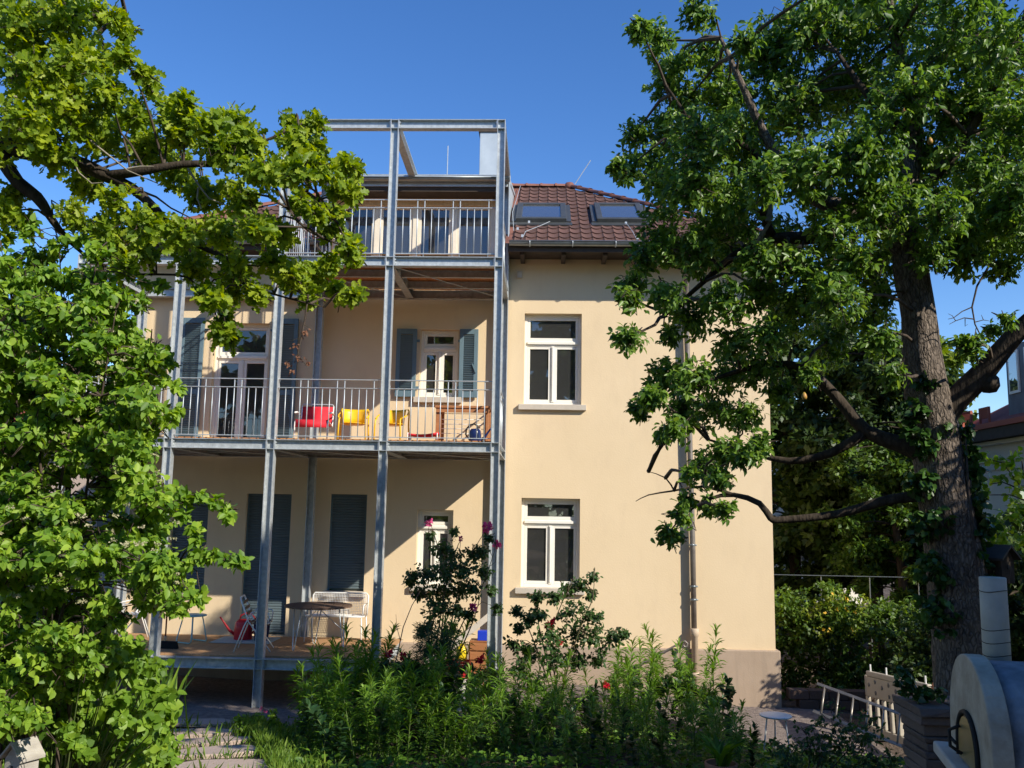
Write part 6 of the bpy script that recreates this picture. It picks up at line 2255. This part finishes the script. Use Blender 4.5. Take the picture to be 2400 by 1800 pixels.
# ------------------------------------------------------------------ hedge, neighbours and trees beyond
def hedge():
    root = thing('hedge', 'clipped leafy hedge with sunlit top at the right end of the house', 'hedge', (6.6, 18.0, gz(6.6, 18) - .2))
    fol = Foliage()
    for k in range(190):
        x = rnd.uniform(4.35, 9.6); y = 17.4 + (x - 4.9) * -.20 + rnd.uniform(-.35, .35); z = rnd.uniform(-.3, 1.42)
        if x < 5.6:
            z = rnd.uniform(-.2, 1.7)
        fol.clump((x, y, z), (.38, .30, .26), 40, 7, .085, .4, .12, .38 + .22 * (z > 1.15), .24, .9, twigs=False)  # upper clumps tinted lighter, the sunlit top put into the leaf colour
    fol.build('foliage', T_LEAF1, L_HEDGE, root)
    st = MB()
    for k in range(9):
        xx = 5.1 + k * .5
        st.tube([(xx, 17.4 - (xx - 4.9) * .2, gz(xx, 17) - .2), (xx + .1, 17.4 - (xx - 4.9) * .2, 1.0)], [.03, .015], 6, False)
    st.wbuild('stems', M_TWIG, root, True)['kind'] = 'stuff'
    yr = thing('shrub_rose', 'yellowish flowering shrub on the hedge at the house corner', 'shrub', (5.0, 16.9, gz(5, 17) - .2))
    f2 = Foliage()
    for c in ((5.0, 17.0, 1.35), (5.35, 17.0, 1.5), (5.8, 17.0, 1.45), (5.1, 16.9, .95), (5.55, 16.9, 1.05)):
        f2.clump(c, .26, 26, 6, .06, .2, .14, .75, .2, .9)
    f2.build('foliage', T_BROAD, L_YELL, yr, 0, M_TWIG)
    f3 = Foliage()
    for k in range(9):
        f3.clump((rnd.uniform(4.9, 5.9), 16.75, rnd.uniform(.9, 1.75)), .04, 3, 2, .035, 0, .02, .5, .3, .5, twigs=False)
    f3.build('blossom', T_PETAL, L_PETY, yr)
    # dark creeper wall between hedge and trunk
    dk = thing('yew_shrub', 'dark evergreen shrub filling the gap between hedge and pear trunk', 'shrub', (8.3, 15.2, gz(8.3, 15) - .3))
    f4 = Foliage()
    for k in range(110):
        xx = rnd.uniform(5.7, 9.4)
        f4.clump((xx, rnd.uniform(14.3, 15.2), rnd.uniform(-.3, min(3.0, .7 + (xx - 5.5) * 1.3))), .36, 40, 7, .09, .3, .14, .42, .25, .8, twigs=False)
    f4.build('foliage', T_LEAF1, L_DARK, dk)
    s = MB(); s.tube([(8.3, 15.2, -.4), (8.3, 15.2, 1.6)], [.08, .04], 8); s.wbuild('trunk', M_BARKD, dk, True)


hedge()


def tree(name, label, x, y, h, r, trunk_r, leafm, n, size, z0=None, seed=1, tint=.45, grp=None, cat='tree', oval=1.0, tpl=T_LEAF1):
    r_ = random.Random(seed)
    g = gz(x, y)
    root = thing(name, label, cat, (x, y, g), 0, grp)
    zb = g + (z0 if z0 is not None else h * .28)
    top = Vector((x + r_.uniform(-.2, .2), y, g + h * .9))
    m, o = bark_tube([(x, y, g - .2), (x + .05, y, g + h * .3), (x - .08, y, g + h * .6), top], [trunk_r, trunk_r * .8, trunk_r * .5, .03], 12, .1, seed)
    m.wbuild('trunk', M_BARKD, root, True)
    limbs = [p for p in o if p.z > zb - .3]
    fol = Foliage()
    cz = (zb + g + h) / 2
    hz = (g + h - zb) / 2
    k = 0
    while k < n:
        d = Vector((r_.gauss(0, 1), r_.gauss(0, 1), r_.gauss(0, 1))).normalized() * (r_.random() ** .4)
        c = Vector((x + d.x * r, y + d.y * r, cz + d.z * hz))
        k += 1
        rr = r_.uniform(.16, .30) * r * .8
        fol.clump(c, (rr, rr, rr * .8), 36, 8, size * 1.1, .35, size * 1.8, tint + r_.uniform(-.12, .12), .22, .9, twigs=False)
        if k % 2 == 0:
            connect(fol, limbs, c, rad=.02)
    fol.build('foliage', tpl, leafm, root, 0, M_BARKD)


BT = 'trees behind the right end of the house'
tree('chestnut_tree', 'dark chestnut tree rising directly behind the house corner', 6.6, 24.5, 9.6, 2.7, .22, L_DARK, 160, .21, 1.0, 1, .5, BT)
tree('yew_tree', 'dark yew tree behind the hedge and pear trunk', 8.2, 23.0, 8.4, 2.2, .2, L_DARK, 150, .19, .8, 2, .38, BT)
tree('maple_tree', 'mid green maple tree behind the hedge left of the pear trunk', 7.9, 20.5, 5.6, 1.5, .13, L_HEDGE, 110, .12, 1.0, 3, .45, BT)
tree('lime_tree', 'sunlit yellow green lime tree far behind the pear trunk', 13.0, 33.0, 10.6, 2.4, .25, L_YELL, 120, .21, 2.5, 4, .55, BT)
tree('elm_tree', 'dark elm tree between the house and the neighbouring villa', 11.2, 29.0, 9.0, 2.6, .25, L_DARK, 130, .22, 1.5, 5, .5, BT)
tree('birch_tree', 'light green birch tree behind the left corner of the house', -9.7, 20.5, 8.2, 1.5, .12, L_YELL, 95, .10, 1.5, 6, .4, None)
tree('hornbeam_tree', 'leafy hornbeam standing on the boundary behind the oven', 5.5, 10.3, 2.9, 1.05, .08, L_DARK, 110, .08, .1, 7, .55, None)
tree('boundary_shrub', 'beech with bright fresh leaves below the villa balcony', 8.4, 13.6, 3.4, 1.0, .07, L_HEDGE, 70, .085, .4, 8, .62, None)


def beech_twig():
    """sunlit sprays of the beech hanging into the view right of the trunk"""
    root = thing('beech_spray', 'bright beech branch hanging beside the pear trunk before the villa wall', 'branch', at(2470, 1250, 8.6))
    fol = Foliage()
    st = MB()
    for pp in ([(2470, 1250), (2400, 1150), (2350, 1085), (2310, 1075), (2270, 1082)], [(2400, 1150), (2350, 1130), (2320, 1135)], [(2420, 1180), (2370, 1160), (2310, 1160), (2290, 1155)], [(2400, 1120), (2395, 1080)]):
        P = [at(x, y, 8.6) for x, y in pp]
        st.tube(P, [.010] + [.005] * (len(P) - 1), 5, False)
    for px, py, r in ((2350, 1085, 22), (2380, 1080, 24), (2400, 1110, 30), (2345, 1120, 18), (2380, 1150, 30), (2400, 1190, 40), (2370, 1210, 36), (2330, 1220, 24), (2310, 1075, 7), (2290, 1140, 6), (2310, 1150, 6), (2350, 1260, 36), (2400, 1270, 40), (2310, 1270, 26)):
        rr = r / ppm(8.6)
        fol.clump(at(px, py, 8.6), rr, int(3 + 330 * rr * rr), 5, .07, .2, .1, .62, .25, 1.1, twigs=False)
    fol.build('foliage', T_BROAD, L_DOG, root)
    st.wbuild('twigs', M_TWIG, root, True)


beech_twig()


def villa():
    X0 = 11.9
    root = thing('neighbour_villa', 'cream neighbouring villa with red roof, grey dormer and balcony railing', 'house', (X0 + 3, 22.0, -.4))
    w = MB(); w.box(X0, 21.0, 16.5, 26.0, -.6, 5.05); w.wbuild('wall', M_VILLA, root)
    c = MB()
    for z, e in ((5.052, .16), (4.62, .06), (4.40, .04), (4.20, .03)):
        c.box(X0 - e, X0 - .002, 16.4, 26.1, z - .07, z + .03)
    c.wbuild('cornice', M_VILLA, root)
    e = MB(); e.box(X0 - .36, 21.4, 16.1, 26.4, 5.10, 5.38); e.wbuild('eaves', M_SOFFIT, root)
    g = MB(); g.box(X0 - .42, X0 - .30, 16.0, 26.5, 5.385, 5.52); g.wbuild('gutter', M_VROOF2, root)
    r = MB()
    a = [(X0 - .36, 16.1, 5.385), (21.4, 16.1, 5.385), (21.4, 26.4, 5.385), (X0 - .36, 26.4, 5.385), (16.4, 20.4, 8.6), (16.6, 21.6, 8.6)]
    r.add(a, [(0, 1, 4), (1, 2, 5, 4), (2, 3, 5), (3, 0, 4, 5)])
    r.wbuild('roof', M_VROOF, root)
    for y in (20.0, 24.2, 25.2):
        s = MB()
        for k in range(9):
            s.box(X0 - .10, X0 - .06, y + k * .05, y + k * .05 + .025, 5.72, 5.98)
        s.box(X0 - .11, X0 - .05, y - .05, y + .48, 5.98, 6.02)
        s.box(X0 - .11, X0 - .05, y - .05, y - .02, 5.60, 5.979); s.box(X0 - .11, X0 - .05, y + .45, y + .48, 5.60, 5.979)
        s.wbuild('snow_guard', M_VROOF2, root)
    d = MB(); d.box(X0 + .15, X0 + 3, 21.9, 23.6, 5.5, 7.5); d.wbuild('dormer', M_VDORM, root)
    for y in (22.15, 22.95):
        f = MB(); f.box(X0 + .11, X0 + .148, y, y + .5, 6.25, 7.35); wd_ = f.wbuild('dormer_window', M_WHITE, root)
        p = MB(); p.add([(X0 + .107, y + .06, 6.32), (X0 + .107, y + .44, 6.32), (X0 + .107, y + .44, 7.28), (X0 + .107, y + .06, 7.28)], [(3, 2, 1, 0)]); p.wbuild('dormer_pane', M_SKYGL, root)
    for y in (17.5, 19.6, 22.0):
        f = MB(); f.box(X0 - .03, X0 - .002, y, y + 1.1, 2.2, 3.9); f.wbuild('window_surround', M_VILLA2, root)
        p = MB(); p.add([(X0 - .034, y + .1, 2.3), (X0 - .034, y + 1.0, 2.3), (X0 - .034, y + 1.0, 3.8), (X0 - .034, y + .1, 3.8)], [(3, 2, 1, 0)]); p.wbuild('window_pane', M_SKYGL, root)
    b = MB(); b.box(X0 - 1.1, X0 - .003, 19.0, 25.6, 1.95, 2.1); b.wbuild('balcony_slab', M_VILLA2, root)
    rail = MB(); rail.bar((X0 - 1.05, 19.0, 3.02), (X0 - 1.05, 25.6, 3.02), .05, .05); rail.wbuild('handrail', M_ZINCD, root)
    bar = MB(); bar.box(-.012, .012, -.012, .012, 2.1, 3.0)
    bme = bar.mesh('baluster', M_ZINCD)
    for k in range(50):
        link('baluster', bme, root, loc=(X0 - 1.05, 19.05 + k * .132, 0), world=True)


M_VILLA = mat('villa_render', (0.84, 0.79, 0.67), (0.87, 0.82, 0.71), .9, 0, 2)
M_VILLA2 = mat('villa_trim', (0.50, 0.46, 0.38), None, .9)
M_VROOF = mat('villa_roof', (0.27, 0.07, 0.045), (0.36, 0.10, 0.065), .8, 0, 9)
M_VROOF2 = mat('villa_clay', (0.45, 0.12, 0.07), None, .7)
M_VDORM = mat('villa_slate', (0.12, 0.13, 0.145), (0.17, 0.18, 0.195), .7, 0, 5)
villa()


def far_things():
    w = thing('street_wall', 'pale building wall glimpsed under the trees behind the hedge', 'wall', (9.5, 36, 0))
    m = MB(); m.box(5.5, 12.5, 36, 36.5, -.5, 5.2); m.wbuild('facade', M_VILLA, w)
    for x in (6.4, 8.2, 10.0, 11.4):
        f = MB(); f.box(x, x + .8, 35.96, 35.998, 1.2, 2.9); f.wbuild('window', M_SKYFR, w)
    for z in (.8, 1.1):
        c = MB(); c.box(5.5, 12.5, 35.97, 35.998, z, z + .03); c.wbuild('string_course', M_VILLA2, w)
    f = thing('wire_fence', 'thin metal rail fence behind the hedge', 'fence', (7.5, 19.3, -.3))
    for k in range(6):
        p = MB(); p.tube([(4.8 + k, 19.3, -.4), (4.8 + k, 19.3, 1.80)], .012, 6); p.wbuild('post', M_ZINCD, f)
    for z in (1.2, 1.82):
        p = MB(); p.tube([(4.8, 19.3, z), (9.8, 19.3, z)], .008, 6); p.wbuild('rail', M_ZINCD, f)
    h = thing('far_house', 'pale house with red roof half hidden behind the dogwood shrub', 'house', (-15, 28, 0))
    b = MB(); b.box(-19, -11.0, 26, 33, -.4, 4.6); b.wbuild('wall', M_FAR, h)
    r = MB(); r.add([(-19.4, 25.6, 4.6), (-10.6, 25.6, 4.6), (-10.6, 33.4, 4.6), (-19.4, 33.4, 4.6), (-17, 29.5, 7.6), (-13, 29.5, 7.6)], [(0, 1, 5, 4), (1, 2, 5), (2, 3, 4, 5), (3, 0, 4), (3, 2, 1, 0)]); r.wbuild('roof', M_VROOF, h)
    for x in (-17.5, -15.2, -13.0):
        q = MB(); q.box(x, x + .9, 25.96, 25.998, 1.4, 3.0); q.wbuild('window', M_SKYFR, h)
    bw = thing('low_wall', 'low brown garden wall at the foot of the hedge', 'wall', (5.0, 16.6, -.4))
    for k in range(7):
        for j in range(3):
            s = MB(); s.box(4.3 + k * .34 + .17 * (j % 2), 4.3 + k * .34 + .17 * (j % 2) + .33, 16.3, 16.55, -.42 + j * .16, -.42 + j * .16 + .152); s.wbuild('block', M_STACK2, bw, False, .01)


M_FAR = mat('far_render', (0.42, 0.33, 0.27), (0.48, 0.38, 0.31), .9, 0, 2)
M_STACK2 = rand_mat('wall_block', (0.11, 0.07, 0.05), (0.17, 0.11, 0.08), .9, .4, 30)
far_things()

# trees standing behind the photographer: they fill the window reflections and keep the foreground in shade
GB = 'garden trees behind the viewpoint'
for i, (x, y, h, r) in enumerate(((-18, -10, 12.5, 4.4), (-11.5, -12.0, 13.0, 4.6), (-5.0, -12.5, 12.5, 4.5), (1.5, -12.0, 13.4, 4.6), (8.0, -12.5, 12.6, 4.5), (14.5, -12, 13, 4.6), (21, -11, 12, 4.4))):
    tree('walnut_tree', 'broad walnut tree in the garden behind the viewpoint', x, y, h, r, .25, L_HEDGE, 42, .50, 1.0, 30 + i, .45, GB)
bh = thing('added_hedge', 'unseen tall hedge added behind the viewpoint to darken the window reflections', 'hedge', (0, -14.5, gz(0, -14)))  # unseen hedge added so the panes mirror dark leaves instead of bright sky
f_ = Foliage()
for k in range(90):
    f_.clump((rnd.uniform(-24, 24), -14.5 + rnd.uniform(-.4, .4), gz(0, -14) + rnd.uniform(.2, 4.6)), (1.2, .6, .9), 34, 7, .45, .4, .3, .4, .2, .9, twigs=False)
f_.build('foliage', T_LEAF1, L_HEDGE, bh)
tree('apple_tree', 'spreading apple tree at the right edge of the garden beyond the oven', 6.9, 2.2, 6.2, 2.4, .16, L_HEDGE, 62, .21, 1.8, 40, .4, None)
tree('added_shade_tree', 'unseen shade tree added just outside the right edge of the view', 7.7, 6.0, 4.3, 2.1, .14, L_HEDGE, 62, .19, 1.5, 41, .4, None)  # unseen tree added to throw shade on the foreground bed



def sapling():
    root = thing('bare_sapling', 'thin leafless reddish sapling standing among the goldenrod', 'sapling', (-1.85, 11.9, gz(-1.85, 11.9)))
    m = MB()
    for pp, r in (([(905, 1690), (915, 1600), (930, 1540), (945, 1470), (965, 1420), (985, 1385)], .010), ([(925, 1560), (905, 1530), (900, 1515)], .005), ([(925, 1565), (955, 1548), (975, 1545)], .005), ([(938, 1500), (930, 1470), (928, 1440)], .005), ([(912, 1620), (900, 1650), (885, 1690)], .006)):
        m.tube([at(x, y, 11.9) for x, y in pp], [r * (1 - .6 * i / (len(pp) - 1)) for i in range(len(pp))], 6, False)
    m.wbuild('twigs', M_SAPL, root, True)
    for k, (px, py, mt) in enumerate(((655, 1715, L_PETY), (640, 1720, L_PETY), (612, 1660, L_PETP), (622, 1668, L_PETP))):
        g_ = np.random.default_rng(400 + k)
        d = nrm(g_.normal(size=(8, 3)) + np.array([0, -.4, .4]))
        o = link('blossom', leaf_mesh('blossom', T_PETAL, np.array([at(px, py, 11.5)]) + d * .006, d + g_.normal(size=(8, 3)) * .4, np.cross(d, g_.normal(size=(8, 3))), .016 + .01 * g_.random(8), .5 + .2 * g_.normal(size=8), mt))
        tag(o, ('small yellow flower at the edge of the stone path' if mt is L_PETY else 'small pale pink flower above the edging bush'), 'flower', 'yellow flowers by the path' if mt is L_PETY else 'pink flowers by the path')


M_SAPL = mat('red_twig', (0.26, 0.13, 0.09), (0.34, 0.19, 0.13), .7, 0, 10)
sapling()
